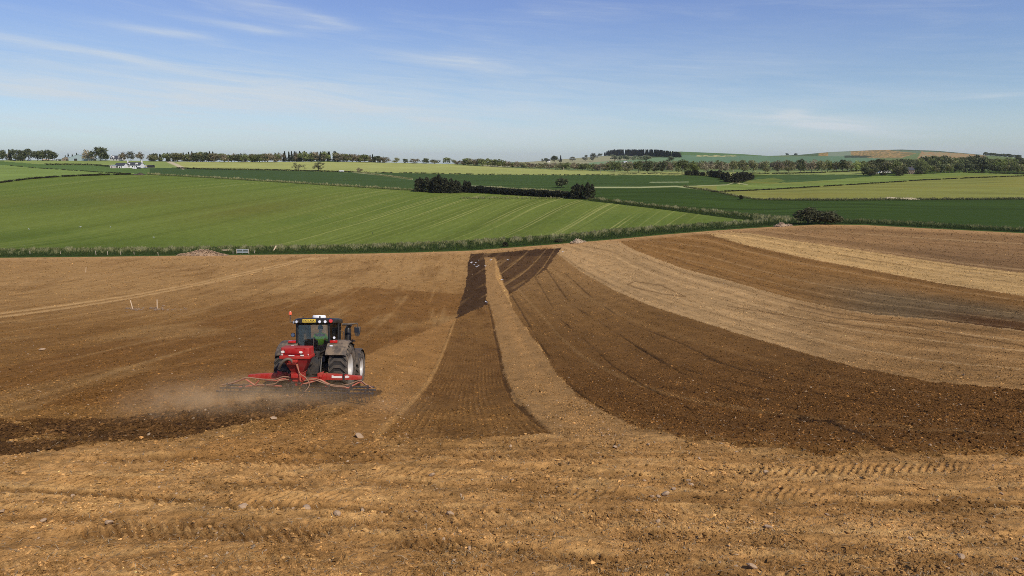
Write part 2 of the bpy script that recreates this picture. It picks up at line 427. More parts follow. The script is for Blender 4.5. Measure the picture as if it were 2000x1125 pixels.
for l, w0 in (([(1225,556),(1240,550),(1290,557),(1340,580),(1300,575),(1240,562),(1225,556)], .9), ([(1423,598),(1600,628),(1700,640),(1850,660)], 1.0),
              ([(1540,600),(1640,622),(1760,632),(1850,650),(2000,676)], 1.2), ([(1300,500),(1420,540),(1560,575)], .8), ([(1390,463),(1424,467)], .9), ([(1640,498),(1780,520)], .7)):
    d, s_, _ = dist_line(l, 10); lay(soil * sstep(1.5, .4, d / w0), lin(98, 68, 40, K), .65)
# wheel marks of a vehicle that crossed the left part
for off in (0, 7):
    l = [(-300,662 + off),(-100,632 + off * 1.1),(0,612 + off),(140,594 + off * .9),(250,578 + off * .75),(390,552 + off * .6),(470,534 + off * .6),(560,514 + off * .5),(592,505 + off * .3),(640,503 + off * .3)]
    d, s_, _ = dist_line(l, 20); wd = np.interp(PXg, [-300, 0, 600], [3.2, 2.2, 1.1])
    lay(soil * sstep(1.3, .4, d / wd), lin(188, 146, 98, K), .75); Dz -= soil * .04 * sstep(1.3, .4, d / wd)
d, s_, _ = dist_line([(0,556),(200,538),(400,520),(560,504)], 20); lay(soil * sstep(5, 1, d), lin(168, 128, 84, K), .4)
# fresh damp swath behind the harrow
f_u = curve([(-300,820),(0,822),(120,819),(250,815),(380,800),(480,786),(560,777),(650,769),(745,764)])
f_l = curve([(-300,905),(0,892),(100,880),(200,868),(330,858),(420,838),(520,815),(600,800),(680,782),(745,768)])
sw = soil & (PXg < 745) & (jy + 3 * _j > f_u(PXg)) & (jy - 5 * _j < f_l(PXg))
tq = (PYg - f_u(PXg)) / np.maximum(f_l(PXg) - f_u(PXg), 1)
lay(sw * 1.0, lin(84, 56, 31, K), .9)
sn = noise(X * .5, Y * 1.6, 71) + .5 * noise(X * 2.2, Y * 3, 72)
lay(sw * sstep(-.1, .3, sn + .5 * (.5 - np.abs(tq - .62))), fresh, .85)
lay(sw * sstep(.15, .45, -sn) * sstep(350, 0, PXg), lin(140, 102, 60, K), .7)
Dz += sw * (.05 * noise(X * 2.3, Y * 2.3, 73) + .05 * noise(X * 5, Y * 5, 74))
# cleated wheelings on the headland
def cleats(pts, wpx, depth, per, dark=.5):
    p = np.array(pts, float)
    d, s_, sd = dist_line(pts, 60)
    wp = wpx
    along = X / per
    v = sd / wp
    m_ = soil * sstep(1.15, .8, np.abs(v)) * (1 if dark > .2 else 1)
    brk = sstep(-.25, .15, noise(X * .35, Y * .5, int(per * 1000)))
    lug = np.sin(2 * PI * (along + .8 * Y / per + .30 * noise(X * 1.3, Y * 2, 3)))
    Dz[:] += m_ * brk * depth * (.75 * lug - .5)
    lay(m_ * brk * sstep(.2, .9, -lug), lin(92, 62, 34, K), dark)
cleats([(560,880),(730,889),(880,893),(1000,890),(1110,893)], 7, .045, .27)
cleats([(1170,900),(1260,906),(1370,914),(1480,921)], 8, .06, .30)
cleats([(1480,905),(1620,918),(1760,928),(1900,940),(2060,952)], 9, .06, .32)
cleats([(220,1030),(400,1036),(540,1043),(680,1048),(860,1062),(1010,1085),(1240,1108),(1400,1135)], 17, .06, .26)
cleats([(-60,958),(80,964),(220,970),(400,985),(520,990)], 8, .04, .3, .4)
cleats([(1240,955),(1450,975),(1700,990),(1860,995),(2060,1000)], 12, .05, .28, .35)
cleats([(700,985),(900,1008),(1160,1030),(1500,1060),(1800,1100),(2050,1120)], 22, .035, .24, .25)
cleats([(640,868),(760,855),(870,857),(1010,861)], 5, .03, .25)
# long shallow ruts drawn across the headland
for l, w0, dp, dk_ in (([(-300,930),(-60,953),(130,962),(330,975),(520,985),(760,1000)], 6, .05, .65), ([(-300,1075),(100,1052),(400,1043),(900,1066),(1300,1108),(1500,1140)], 15, .045, .35),
              ([(300,893),(700,900),(1000,914),(1500,952),(2300,985)], 7, .04, .35), ([(400,950),(700,942),(1000,955),(1300,972),(1600,982),(2300,1010)], 9, .045, .45), ([(1840,979),(1930,985),(2300,1000)], 6, .05, .8),
              ([(-300,1000),(200,1012),(600,1022),(1000,1030),(1500,1058),(2300,1120)], 13, .04, .3), ([(-300,905),(200,898),(700,876),(1100,872)], 5, .035, .3)):
    d, s_, sd = dist_line(l, 60); v = (d + 2.5 * noise(X * 1.4, Y * 1.4, 431)) / w0; bk = sstep(-.4, .0, noise(s_ * .006, PXg * 0 + w0, 432))
    Dz += soil * bk * (-dp * sstep(1.1, .5, v) + dp * .6 * np.exp(-((v - 1.5) / .45) ** 2)); lay(soil * bk * sstep(1.1, .6, v), lin(104, 71, 39, K), dk_)
# cleat prints of many passes side by side over the whole headland
vv = Y - .05 * X + .35 * noise(X * .10, Y * .12, 401) + .10 * noise(X * .5, Y * .4, 402)
for wb, per, o_, dep, sd_ in ((.62, .26, 0.0, .026, 410), (.85, .33, .3, .022, 420)):
    bi = np.floor(vv / wb + o_); tt = (vv / wb + o_) - bi
    on = (np.sin(bi * 12.9898 + sd_) * 43758.5453) % 1; sg = np.where(((np.sin(bi * 78.233 + sd_) * 9631.7) % 1) > .5, 1.0, -1.0)
    mk = sstep(.55, .62, on) * sstep(0, .14, tt) * sstep(1, .86, tt) * sstep(-.12, .22, noise(X * .25, bi * 3.7, sd_ + 1)) * sstep(862, 885, PYg + 12 * noise(X * .3, Y * .5, 403)) * soil
    lg = np.sin(2 * PI * ((X + .85 * vv * np.where(on > .93, -1, 1)) / per + on * 7 + .40 * noise(X * 1.1, Y * 1.7, sd_ + 2) + .2 * noise(X * 4, Y * 4, sd_ + 3)))
    lg = np.sign(lg) * np.abs(lg) ** .7
    Dz += mk * dep * (lg - .35)
    lay(mk * sstep(.1, .9, -lg), lin(108, 74, 41, K), .25)
# general roughness of the tilth, each size kept only where the sheet can carry it
rough = np.where(PYg > 855, 1.0, .75) * soil
rough = rough * np.where(right & A, .8, 1)
flat = sstep(.15, .55, fbm(X * .22, Y * .9, 81, 3)) * front
rough = rough * (1 - .55 * flat)
for lam, amp, sd in ((1.9, .06, 91), (.8, .05, 92), (.36, .045, 93), (.17, .034, 94), (.085, .02, 95)):
    keep = sstep(1.0, 2.6, lam / SPC)
    if keep.max() <= 0: continue
    n_ = noise(X / (lam * (1.7 if lam < .5 else 1.2)), Y / lam, sd)
    if lam < .5: n_ = np.maximum(n_, -.18) * 1.25
    Dz += rough * keep * amp * n_
# colour mottling of the soil
mt = fbm(X * .7, Y * .35, 101, 4)
C *= (1 + np.where(soil, .24 * mt, 0))[..., None]
mt2 = fbm(X * 3.1, Y * 3.1, 102, 3) * sstep(90, 25, Y)
C *= (1 + np.where(soil, .30 * mt2, 0))[..., None]

C *= np.where(soil[..., None], np.array((1.02, 1.10, 1.0)), 1.0)
C *= np.where((right & A)[..., None], np.array((1.48, 1.48, 1.38)), 1.0)

# ---------- grassland and crops
up = ~soil
f_g = curve([(-300,490),(0,489),(100,487),(300,486),(400,484),(520,482.5),(700,480),(800,476),(900,472),(1000,466),(1080,461.5),(1150,455.5),(1200,449),(1300,443),(1400,436),(1480,432.5)])
f_T = curve([(-300,392),(0,356),(60,349),(120,345),(200,342),(290,341),(400,347),(560,357),(780,371),(905,376),(1110,388),(1200,398),(1300,410),(1400,423),(1480,432.5),(1490,440)])
f_T2 = curve([(1100,386),(1160,388),(1200,392),(1300,404),(1400,412),(1500,423),(1560,429),(1640,431),(1670,431.5),(1800,436),(1900,443),(2000,450),(2300,459)])
f_U = curve([(285,340),(292,328),(330,327.5),(400,330),(560,333),(700,336.5),(800,338),(950,341),(1100,342),(1200,341),(1300,341),(1400,344),(1430,352),(1445,361)])
f_P = curve([(-300,314),(330,314),(850,318),(900,322.5),(1000,327.5),(1100,331.5),(1200,334.5),(1420,336),(1700,333),(1900,333),(2300,336)])
f_O = curve([(1330,363.5),(1350,367),(1400,375),(1440,384),(1480,390),(1600,391),(2000,389),(2300,388)])
f_Oh = curve([(1335,363.5),(1440,360),(1520,357),(1600,352),(1700,345),(1760,341),(1880,336),(2000,341),(2300,345)])
gy = PYg + .8 * noise(PXg * .06, PYg * .2, 13)
def put(mask, rgb, reg=None):
    m = mask & up
    C[m] = rgb
    if reg is not None: REG[m] = reg
put(up, lin(70, 92, 42), 1)                                                             # rough grass margins
put((gy > f_T(PXg)) & (gy < f_g(PXg)) & (PXg < 1485), lin(126, 145, 72), 2)            # striped young corn
dk = (gy < np.where(PXg < 1150, f_T(PXg) - 1.5, f_T2(PXg))) & (gy > f_U(PXg)) & (PXg > 286) & (PXg < 1440)
put(dk, lin(72, 104, 62), 3)
dk2 = (gy < f_T2(PXg)) & (gy > np.where(PXg < 1330, 365.5, f_O(PXg))) & (PXg > 1150)
put(dk2, lin(62, 92, 46), 3)
put((gy < f_O(PXg)) & (gy > f_Oh(PXg)) & (PXg > 1330), lin(132, 138, 78), 4)
put((gy < curve([(1380,377),(1400,374),(1500,370),(1600,364),(1700,358),(1800,351),(1900,347),(2000,343),(2300,338)])(PXg)) & (gy > f_Oh(PXg)) & (PXg > 1400), lin(122, 142, 78), 4)
put(inpoly(PXg, gy, [(1440,361),(1475,347),(1500,342),(1580,338),(1690,337),(1705,344),(1640,350),(1560,355.5),(1510,357.5)]), lin(78, 112, 74), 3)
put(inpoly(PXg, gy, [(1440,361),(1465,352),(1510,347),(1535,353),(1515,358),(1480,360)]), lin(104, 122, 66), 4)
pl = (gy < f_U(PXg)) & (gy > f_P(PXg)) & (PXg > 292) & (PXg < 1445)
put(pl, lin(160, 166, 104), 5)
put((gy < 342) & (gy > f_P(PXg)) & (PXg >= 1190) & (PXg < 1445), lin(152, 156, 104), 5)
put((gy < 341) & (gy > 331) & (PXg >= 1430) & (PXg < 1710), lin(128, 142, 92), 5)
put((PXg <= 345) & (gy > SKY(PXg)) & (gy < 328) & (PXg > -301), lin(134, 150, 88), 5)
put((PXg < 292) & (gy > curve([(-300,314),(0,315),(85,321),(215,323),(292,329)])(PXg)) & (gy < f_T(PXg) - 1), lin(88, 112, 60), 5)
put((PXg < 262) & (gy > curve([(-300,322),(0,322),(60,327),(130,331.5),(200,336),(262,338.5)])(PXg)) & (gy < f_T(PXg) - 1.2), lin(120, 140, 76), 5)
hl = (gy < f_P(PXg)) & (PXg > 860)
put(hl, lin(106, 126, 88), 6)
# streaks along the direction of drilling
th = math.radians(20.0)
r_ = X * math.cos(th) - Y * math.sin(th) + 4 * noise(X * .012, Y * .008, 111)
g2 = REG == 2
br = np.exp(-((PXg - 230) / 170) ** 2 - ((PYg - 388 - (PXg - 230) * -.06) / 16) ** 2) + np.exp(-((PXg - 480) / 150) ** 2 - ((PYg - 410 + (PXg - 480) * .10) / 17) ** 2) + .5 * np.exp(-((PXg - 60) / 120) ** 2 - ((PYg - 395) / 12) ** 2)
lay(g2 * np.clip(br, 0, 1), lin(124, 128, 66), .7)
lay(g2 * sstep(.0, .5, fbm(X * .012, Y * .016, 112, 3)), lin(112, 136, 66), .6)
lay(g2 * sstep(440, 482, PYg) * sstep(700, 100, PXg), lin(100, 124, 56), .8)
lay(g2 * sstep(395, 350, PYg), lin(124, 148, 72), .6)
wob = r_ + 1.2 * noise(r_ * .1, Y * .015, 117)
tr = noise(wob * .10, Y * .003, 113)
lay(g2 * sstep(.1, .5, tr), lin(138, 156, 84), .45)
lay(g2 * sstep(.1, .5, -tr), lin(100, 118, 54), .45)
amp_ = sstep(-.3, .35, noise(r_ * .025, Y * .008, 118))
for f_, th_, sd_, k_ in ((.55, .30, 114, .55), (1.05, .30, 115, .42), (.28, .36, 116, .6)):
    ln_ = noise(wob * f_, Y * .0035 + sd_, sd_)
    lay(g2 * sstep(th_, th_ + .12, ln_) * amp_ * (.35 + .65 * sstep(100, 800, PXg)), lin(180, 188, 118), k_ * 1.25)
    lay(g2 * sstep(th_, th_ + .15, -ln_) * amp_, lin(88, 106, 46), k_ * .9)
tl = np.abs(((r_ + 2 * noise(r_ * .03, Y * 0, 5)) / 17.0) % 1 - .5) * 17
lay(g2 * sstep(.42, .15, np.abs(tl - .9)) * sstep(300, 900, PXg) * sstep(-.25, .15, noise(r_ * .02, Y * .012, 7)), lin(186, 190, 124), .7)
t5 = np.abs(((wob + 1.5 * noise(r_ * .06, Y * .004, 121)) / 4.7) % 1 - .5) * 4.7
lay(g2 * sstep(.40, .12, t5) * sstep(560, 900, PXg) * sstep(-.15, .3, noise(r_ * .09, Y * .007, 122)), lin(174, 182, 114), .5)
cg = noise(X * .9, Y * .22, 119) + .7 * noise(X * 2.2, Y * .5, 120)
C *= (1 + np.where(g2, .16 * cg, 0))[..., None]
# far crops: streaks across the slope
for reg, a_, sc_ in ((3, .30, .16), (4, .20, .1), (5, .13, .06), (6, .12, .02)):
    mm = REG == reg
    n_ = noise(X * .012 + Y * .004, Y * sc_ + X * .004, 121 + reg) + .6 * noise(X * .03, Y * sc_ * 2.7, 131 + reg)
    C *= (1 + np.where(mm, a_ * n_ * 1.6, 0))[..., None]
m3 = REG == 3
lay(m3 * sstep(430, 340, PYg) * sstep(1200, 600, PXg), lin(74, 106, 74), .6)
lay(m3 * sstep(1300, 1900, PXg) * sstep(392, 420, PYg), lin(58, 88, 42), .6)
m4 = REG == 4
lay(m4 * sstep(.0, .5, fbm(X * .01, Y * .02, 141, 3)), lin(140, 138, 74), .5)
m5 = REG == 5
lay(m5 * sstep(325, 334, PYg) * (PXg > 345), lin(146, 154, 92), .5)
for reg, gk in ((1, (.8, .72, .55)), (2, (.63, .585, .44)), (3, (.78, .60, .37)), (4, (.86, .80, .60)), (5, (.96, .92, .74)), (6, (.92, .84, .62))):
    C *= np.where((REG == reg)[..., None] & up[..., None], np.array(gk), 1.0)
# pale tracks and grass lines
for l, w_, c_ in (([(328,315),(340,320),(358,328.5)], 2.6, (196,180,148)), ([(905,363),(960,365),(1030,371),(1110,375)], 1.2, (170,172,128)), ([(1160,366),(1250,366),(1320,364),(1350,367),(1400,374),(1440,383),(1480,389)], 1.3, (168,170,118)),
                  ([(690,336),(740,341),(805,350)], 1.3, (168,166,118)), ([(1270,356),(1345,355.5)], .8, (150,158,110)), ([(1218,315),(1235,312)], 1.0, (200,200,190)), ([(1330,308),(1360,306)], 1.2, (186,184,130)),
                  ([(1340,364),(1420,361),(1435,356),(1460,361)], .8, (160,160,112))):
    d, s_, _ = dist_line(l, 6); lay(up * sstep(1.3, .6, d / w_), lin(*c_), .85)
# hills: patchwork
def patch(poly, rgb, sp=None, ok=.9):
    m_ = inpoly(PXg, PYg, poly) & (REG == 6)
    lay(m_, lin(*rgb), ok)
    if sp is not None: lay(m_ * sstep(-.15, .10, noise(X * .075, Y * .009, 151) + .5 * noise(X * .2, Y * .02, 152)), lin(*sp), .9)
patch([(940,310),(1100,305),(1240,305),(1240,320),(1150,325),(940,326)], (150,146,110))
patch([(1150,318),(1320,305),(1420,310),(1420,322),(1150,324)], (112,136,96))
patch([(1330,290),(1520,298),(1520,305.5),(1430,303.5),(1330,303)], (86,112,64))
patch([(1330,303),(1430,303.5),(1520,306),(1720,304),(1720,318),(1330,318)], (96,122,90))
patch([(1360,303),(1440,303.5),(1440,306),(1360,306)], (104,120,80), (178,168,112))
patch([(1555,300),(1600,299),(1612,304),(1540,305)], (78,94,60))
patch([(1600,297),(1617,297),(1618,305),(1598,304.5)], (176,136,82), (120,110,60))
patch([(1617,296),(1664,293),(1662,305.5),(1617,305)], (124,136,110))
patch([(1662,290),(1745,290),(1765,296),(1790,299),(1760,309),(1700,309),(1662,303)], (166,134,84), (112,104,66))
patch([(1735,290),(1840,290),(1860,298),(1800,299),(1745,295)], (100,116,88))
patch([(1735,290),(1930,290),(1930,305),(1860,298.5),(1800,294),(1740,294)], (72,82,62))
patch([(1800,296),(1860,298.5),(1925,304),(1925,312),(1790,312)], (150,140,100), (158,124,80))
patch([(1648,304),(1690,303.5),(1704,306),(1690,308),(1650,308)], (56,62,46))

# ---------- skirt behind the skyline so that the land goes on
XX = [X]; YY = [Y]; ZZ = [Z + Dz]; CC = [C]; RR = [REG]
for k_, dz_ in ((1.03, -1), (1.12, -5), (1.35, -16), (1.9, -36), (2.6, -60)):
    XX.append(X[-1:] * k_); YY.append(Y[-1:] * k_); ZZ.append(np.minimum(Z[-1:] + dz_, Z[-1:] * .35 - 5 + dz_ * .5)); CC.append(C[-1:] * .95); RR.append(REG[-1:])
GX, GY, GZ, GC, GR = (np.concatenate(a, 0) for a in (XX, YY, ZZ, CC, RR))
NR2 = GX.shape[0]
soil_m = attr_mat('soil', 5.0, 22.0, .20, 1.0, .06, 9.0, 34.0, stretch=(.5, 1.0, 1))  # stretched tone noise also paints the shade of crevices into the soil colour
crop_m = attr_mat('young_crop', .5, 4.0, .07, .55, .12, 2.6, 9.0, stretch=(1, .45, 1))
far_m = attr_mat('far_land', .06, .5, .07, .4, .3, .8, 3.0, stretch=(1, .4, 1))
def build_fields():
    idx = np.arange(NR2 * NCOL).reshape(NR2, NCOL)
    quads = np.stack([idx[:-1, :-1], idx[:-1, 1:], idx[1:, 1:], idx[1:, :-1]], -1).reshape(-1, 4)
    fr = GR[:-1, :-1].reshape(-1)
    V = np.stack([GX, GY, GZ], -1).reshape(-1, 3); Cc = np.clip(GC.reshape(-1, 3), .004, .9)
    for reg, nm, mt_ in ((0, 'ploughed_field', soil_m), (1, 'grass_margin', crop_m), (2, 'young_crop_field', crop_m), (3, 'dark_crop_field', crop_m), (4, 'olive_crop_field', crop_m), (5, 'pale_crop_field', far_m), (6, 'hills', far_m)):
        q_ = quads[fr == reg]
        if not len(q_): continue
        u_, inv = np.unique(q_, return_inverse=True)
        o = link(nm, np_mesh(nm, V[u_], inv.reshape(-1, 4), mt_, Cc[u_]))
        tag(o, kind='structure')
build_fields()

def sheet(px, py):
    "point on the built sheet (with its clods and furrows) at a photo position"
    j = int(np.clip(round((px + 300) / 2600 * (NCOL - 1)), 0, NCOL - 1))
    col = PYg[:, j]
    i = int(np.argmin(np.abs(col - py)))
    return Vector((GX[i, j], GY[i, j], GZ[i, j]))
# ------------------------------------------------------------------ mesh builder
class MB:
    def __init__(s): s.bm = bmesh.new(); s.mi = 0
    def _add(s, vs, fs):
        v = [s.bm.verts.new(p) for p in vs]; out = []
        for f in fs:
            try:
                q = s.bm.faces.new([v[i] for i in f]); q.material_index = s.mi; out.append(q)
            except ValueError: pass
        return v
    def box(s, c, d, rot=None, taper=(1, 1)):
        x, y, z = (k / 2 for k in d); tx, ty = taper
        vs = [(-x, -y, -z), (x, -y, -z), (x, y, -z), (-x, y, -z), (-x*tx, -y*ty, z), (x*tx, -y*ty, z), (x*tx, y*ty, z), (-x*tx, y*ty, z)]
        M = Euler([math.radians(a) for a in rot]).to_matrix() if rot else Matrix.Identity(3)
        s._add([M @ Vector(p) + Vector(c) for p in vs], [(0,3,2,1),(4,5,6,7),(0,1,5,4),(1,2,6,5),(2,3,7,6),(3,0,4,7)]); return s
    def tube(s, pts, r, n=8, cap=True):
        pts = [Vector(p) for p in pts]; R = r if hasattr(r, '__len__') else [r] * len(pts)
        prev = None; rings = []
        for i, p in enumerate(pts):
            t = (pts[min(i+1, len(pts)-1)] - pts[max(i-1, 0)]).normalized()
            if prev is None: a = t.orthogonal().normalized()
            else:
                a = prev - t * prev.dot(t); a = a.normalized() if a.length > 1e-6 else t.orthogonal().normalized()
            prev = a; b = t.cross(a)
            rings.append([s.bm.verts.new(p + (a * math.cos(2*PI*k/n) + b * math.sin(2*PI*k/n)) * R[i]) for k in range(n)])
        for A, B in zip(rings[:-1], rings[1:]):
            for k in range(n):
                q = s.bm.faces.new((A[k], A[(k+1) % n], B[(k+1) % n], B[k])); q.material_index = s.mi
        if cap:
            for q in (rings[0][::-1], rings[-1]):
                f = s.bm.faces.new(q); f.material_index = s.mi
        return s
    def cyl(s, p0, p1, r0, r1=None, n=16): return s.tube([p0, p1], [r0, r0 if r1 is None else r1], n)
    def lathe(s, prof, c=(0, 0, 0), axis='X', n=40, a0=0.0, a1=2*PI):
        "profile of (radius, along axis)"
        full = abs(a1 - a0 - 2*PI) < 1e-6; m = n if full else n + 1
        rings = []
        for k in range(m):
            a = a0 + (a1 - a0) * k / n; ca, sa = math.cos(a), math.sin(a); ring = []
            for r, h in prof:
                p = (h, r*ca, r*sa) if axis == 'X' else ((r*ca, r*sa, h) if axis == 'Z' else (r*sa, h, r*ca))
                ring.append(s.bm.verts.new(Vector(p) + Vector(c)))
            rings.append(ring)
        for k in range(n):
            A, B = rings[k], rings[(k+1) % m]
            for i in range(len(prof) - 1):
                try:
                    q = s.bm.faces.new((A[i], A[i+1], B[i+1], B[i])); q.material_index = s.mi
                except ValueError: pass
        return s
    def loft(s, secs, close=True, cap=True):
        rings = [[s.bm.verts.new(p) for p in q] for q in secs]; n = len(rings[0])
        for A, B in zip(rings[:-1], rings[1:]):
            for k in range(n if close else n - 1):
                q = s.bm.faces.new((A[k], A[(k+1) % n], B[(k+1) % n], B[k])); q.material_index = s.mi
        if cap and close:
            for q in (rings[0][::-1], rings[-1]):
                f = s.bm.faces.new(q); f.material_index = s.mi
        return s
    def slab(s, outline, thick):
        "closed outline of 3-D points, thickened along a vector"
        t = Vector(thick); n = len(outline)
        return s.loft([[Vector(p) for p in outline], [Vector(p) + t for p in outline]])
    def rock(s, c, d, seed, sub=1):
        r = random.Random(seed)
        g = bmesh.ops.create_icosphere(s.bm, subdivisions=sub, radius=.5)
        ax = [Vector((r.gauss(0,1), r.gauss(0,1), r.gauss(0,1))).normalized() for _ in range(7)]; cut = [r.uniform(.25, .44) for _ in ax]
        M = Euler((r.uniform(-.4,.4), r.uniform(-.4,.4), r.uniform(0,6.3))).to_matrix()
        for v in g['verts']:
            p = v.co.copy()
            for a, k in zip(ax, cut):
                e = p.dot(a)
                if e > k: p -= a * (e - k)
            p = p * r.uniform(.94, 1.06)
            v.co = M @ Vector((p.x * d[0], p.y * d[1], p.z * d[2])) + Vector(c)
        return s
    def text(s, body, size, c, M, depth=.004, mi=0):
        cu = bpy.data.curves.new('lettering', 'FONT'); cu.body = body; cu.size = size; cu.align_x = 'CENTER'; cu.align_y = 'CENTER'; cu.extrude = depth; cu.offset = .003
        o = bpy.data.objects.new('lettering', cu); COL.objects.link(o)
        dg = bpy.context.evaluated_depsgraph_get(); me = bpy.data.meshes.new_from_object(o.evaluated_get(dg))
        b2 = bmesh.new(); b2.from_mesh(me)
        vm = {v: s.bm.verts.new(M @ v.co + Vector(c)) for v in b2.verts}
        for f in b2.faces:
            try:
                q = s.bm.faces.new([vm[v] for v in f.verts]); q.material_index = mi
            except ValueError: pass
        b2.free(); bpy.data.objects.remove(o); bpy.data.curves.remove(cu); bpy.data.meshes.remove(me); return s
    def mesh(s, name, mats, bevel=0, seg=2, sharp=35):
        bmesh.ops.recalc_face_normals(s.bm, faces=s.bm.faces[:])
        if bevel:
            ed = [e for e in s.bm.edges if len(e.link_faces) == 2 and e.calc_face_angle(0) > math.radians(32)]
            if ed: bmesh.ops.bevel(s.bm, geom=ed, offset=bevel, segments=seg, affect='EDGES', clamp_overlap=True, profile=.6)
        me = bpy.data.meshes.new(name); s.bm.to_mesh(me); s.bm.free()
        me.polygons.foreach_set('use_smooth', [True] * len(me.polygons)); me.set_sharp_from_angle(angle=math.radians(sharp))
        for m in (mats if isinstance(mats, (list, tuple)) else [mats]): me.materials.append(m)
        return me
    def build(s, name, mats, parent=None, bevel=0, seg=2, sharp=35):
        return link(name, s.mesh(name, mats, bevel, seg, sharp), parent)

def empty(name, loc, rz=0.0, rx=0.0, ry=0.0):
    o = bpy.data.objects.new(name, None); COL.objects.link(o); o.location = loc; o.rotation_euler = (rx, ry, rz); o.empty_display_size = .3
    return o

# ------------------------------------------------------------------ materials of the machines
DUST = (.23, .165, .10)
M_black = mat('black_paint', (.010, .010, .010), .4, 0, .2, 4, dirt=.22, dirt_col=(.12, .085, .05), spec=.35)
M_plastic = mat('black_plastic', (.014, .014, .014), .55, 0, .25, 6, dirt=.35, dirt_col=DUST, updirt=.25)
M_fender = mat('dusty_fender', (.020, .018, .016), .55, 0, .3, 5, dirt=.75, dirt_col=(.20, .145, .09), updirt=.55, bump=.3)
M_frame = mat('dark_cast_iron', (.016, .015, .014), .6, 0, .3, 7, dirt=.3, dirt_col=(.13, .09, .055))
M_red = mat('red_paint', (.42, .012, .010), .5, 0, .15, 5, dirt=.35, dirt_col=(.32, .14, .08), updirt=.3, spec=.3)
M_redpl = mat('red_hopper_plastic', (.38, .009, .010), .5, 0, .18, 3, dirt=.30, dirt_col=(.34, .11, .07), updirt=.25, spec=.3)
M_reddust = mat('dusty_red_tube', (.45, .10, .055), .6, 0, .2, 9, dirt=.6, dirt_col=(.46, .27, .16))
M_hose = mat('tan_hose', (.30, .16, .09), .65, 0, .2, 12, dirt=.5, dirt_col=(.33, .21, .12))
M_greyhose = mat('ribbed_hose', (.11, .08, .055), .7, 0, .2, 12, dirt=.5, dirt_col=(.26, .18, .11))
M_steel = mat('worn_steel', (.07, .066, .062), .45, .7, .3, 9, dirt=.6, dirt_col=(.17, .12, .075))
M_bar = mat('black_rail', (.012, .012, .016), .45, 0, .2, 7, dirt=.35, dirt_col=(.16, .12, .09))
M_tyre = mat('tyre_rubber', (.012, .011, .010), .85, 0, .3, 7, dirt=.4, dirt_col=(.04, .03, .02), bump=.3)
M_lug = mat('dusty_tread_block', (.05, .042, .032), .9, 0, .25, 6, dirt=.6, dirt_col=(.12, .09, .058))
M_tyreside = mat('dusty_tyre_wall', (.06, .05, .038), .9, 0, .3, 6, dirt=.9, dirt_col=(.22, .165, .105))
M_rim = mat('silver_rim', (.50, .48, .44), .45, .15, .12, 5, dirt=.55, dirt_col=(.42, .34, .25))
M_white = mat('white_plastic', (.82, .81, .78), .4, 0, .04, 8)
M_lens = mat('clear_lens', (.75, .76, .78), .15, 0, .05, 30, coat=.5)
M_redlens = mat('red_lens', (.55, .02, .015), .2, 0, .1, 30, coat=.6)
M_orange = mat('beacon_lens', (.75, .12, .03), .2, 0, .1, 30, coat=.6)
M_yellow = mat('yellow_plate', (.80, .55, .06), .4, 0, .04, 20)
M_ink = mat('plate_ink', (.012, .012, .012), .5)
M_seatcloth = mat('seat_cloth', (.02, .02, .022), .9, 0, .3, 30)
M_decal = mat('cream_decal', (.80, .72, .62), .5, 0, .08, 25)
M_mirror = mat('mirror_glass', (.45, .42, .38), .35, .3, .02, 5)

def glass_mat(name, tint, refl=.10):
    m = bpy.data.materials.new(name); nt, N, L = nodes(m)
    out = N.new('ShaderNodeOutputMaterial'); mx = N.new('ShaderNodeMixShader'); tr = N.new('ShaderNodeBsdfTransparent'); gl = N.new('ShaderNodeBsdfGlossy')
    tr.inputs[0].default_value = (*tint, 1); gl.inputs['Roughness'].default_value = .04
    tc = N.new('ShaderNodeTexCoord'); n = noise_n(nt, tc.outputs['Object'], 3.0, 4, .6)
    fr = N.new('ShaderNodeFresnel'); fr.inputs[0].default_value = 1.5
    f = math_n(nt, 'ADD', fr.outputs[0], math_n(nt, 'MULTIPLY', n, refl), clamp=True)
    df = N.new('ShaderNodeBsdfDiffuse'); df.inputs[0].default_value = (.20, .21, .17, 1)
    m2 = N.new('ShaderNodeMixShader'); L.new(ramp(nt, n, [(.4, .01), (.75, .09)]), m2.inputs[0]); L.new(tr.outputs[0], m2.inputs[1]); L.new(df.outputs[0], m2.inputs[2])
    L.new(f, mx.inputs[0]); L.new(m2.outputs[0], mx.inputs[1]); L.new(gl.outputs[0], mx.inputs[2]); L.new(mx.outputs[0], out.inputs[0])
    return m
M_glass = glass_mat('cab_glass', (.96, .98, .96), .02)

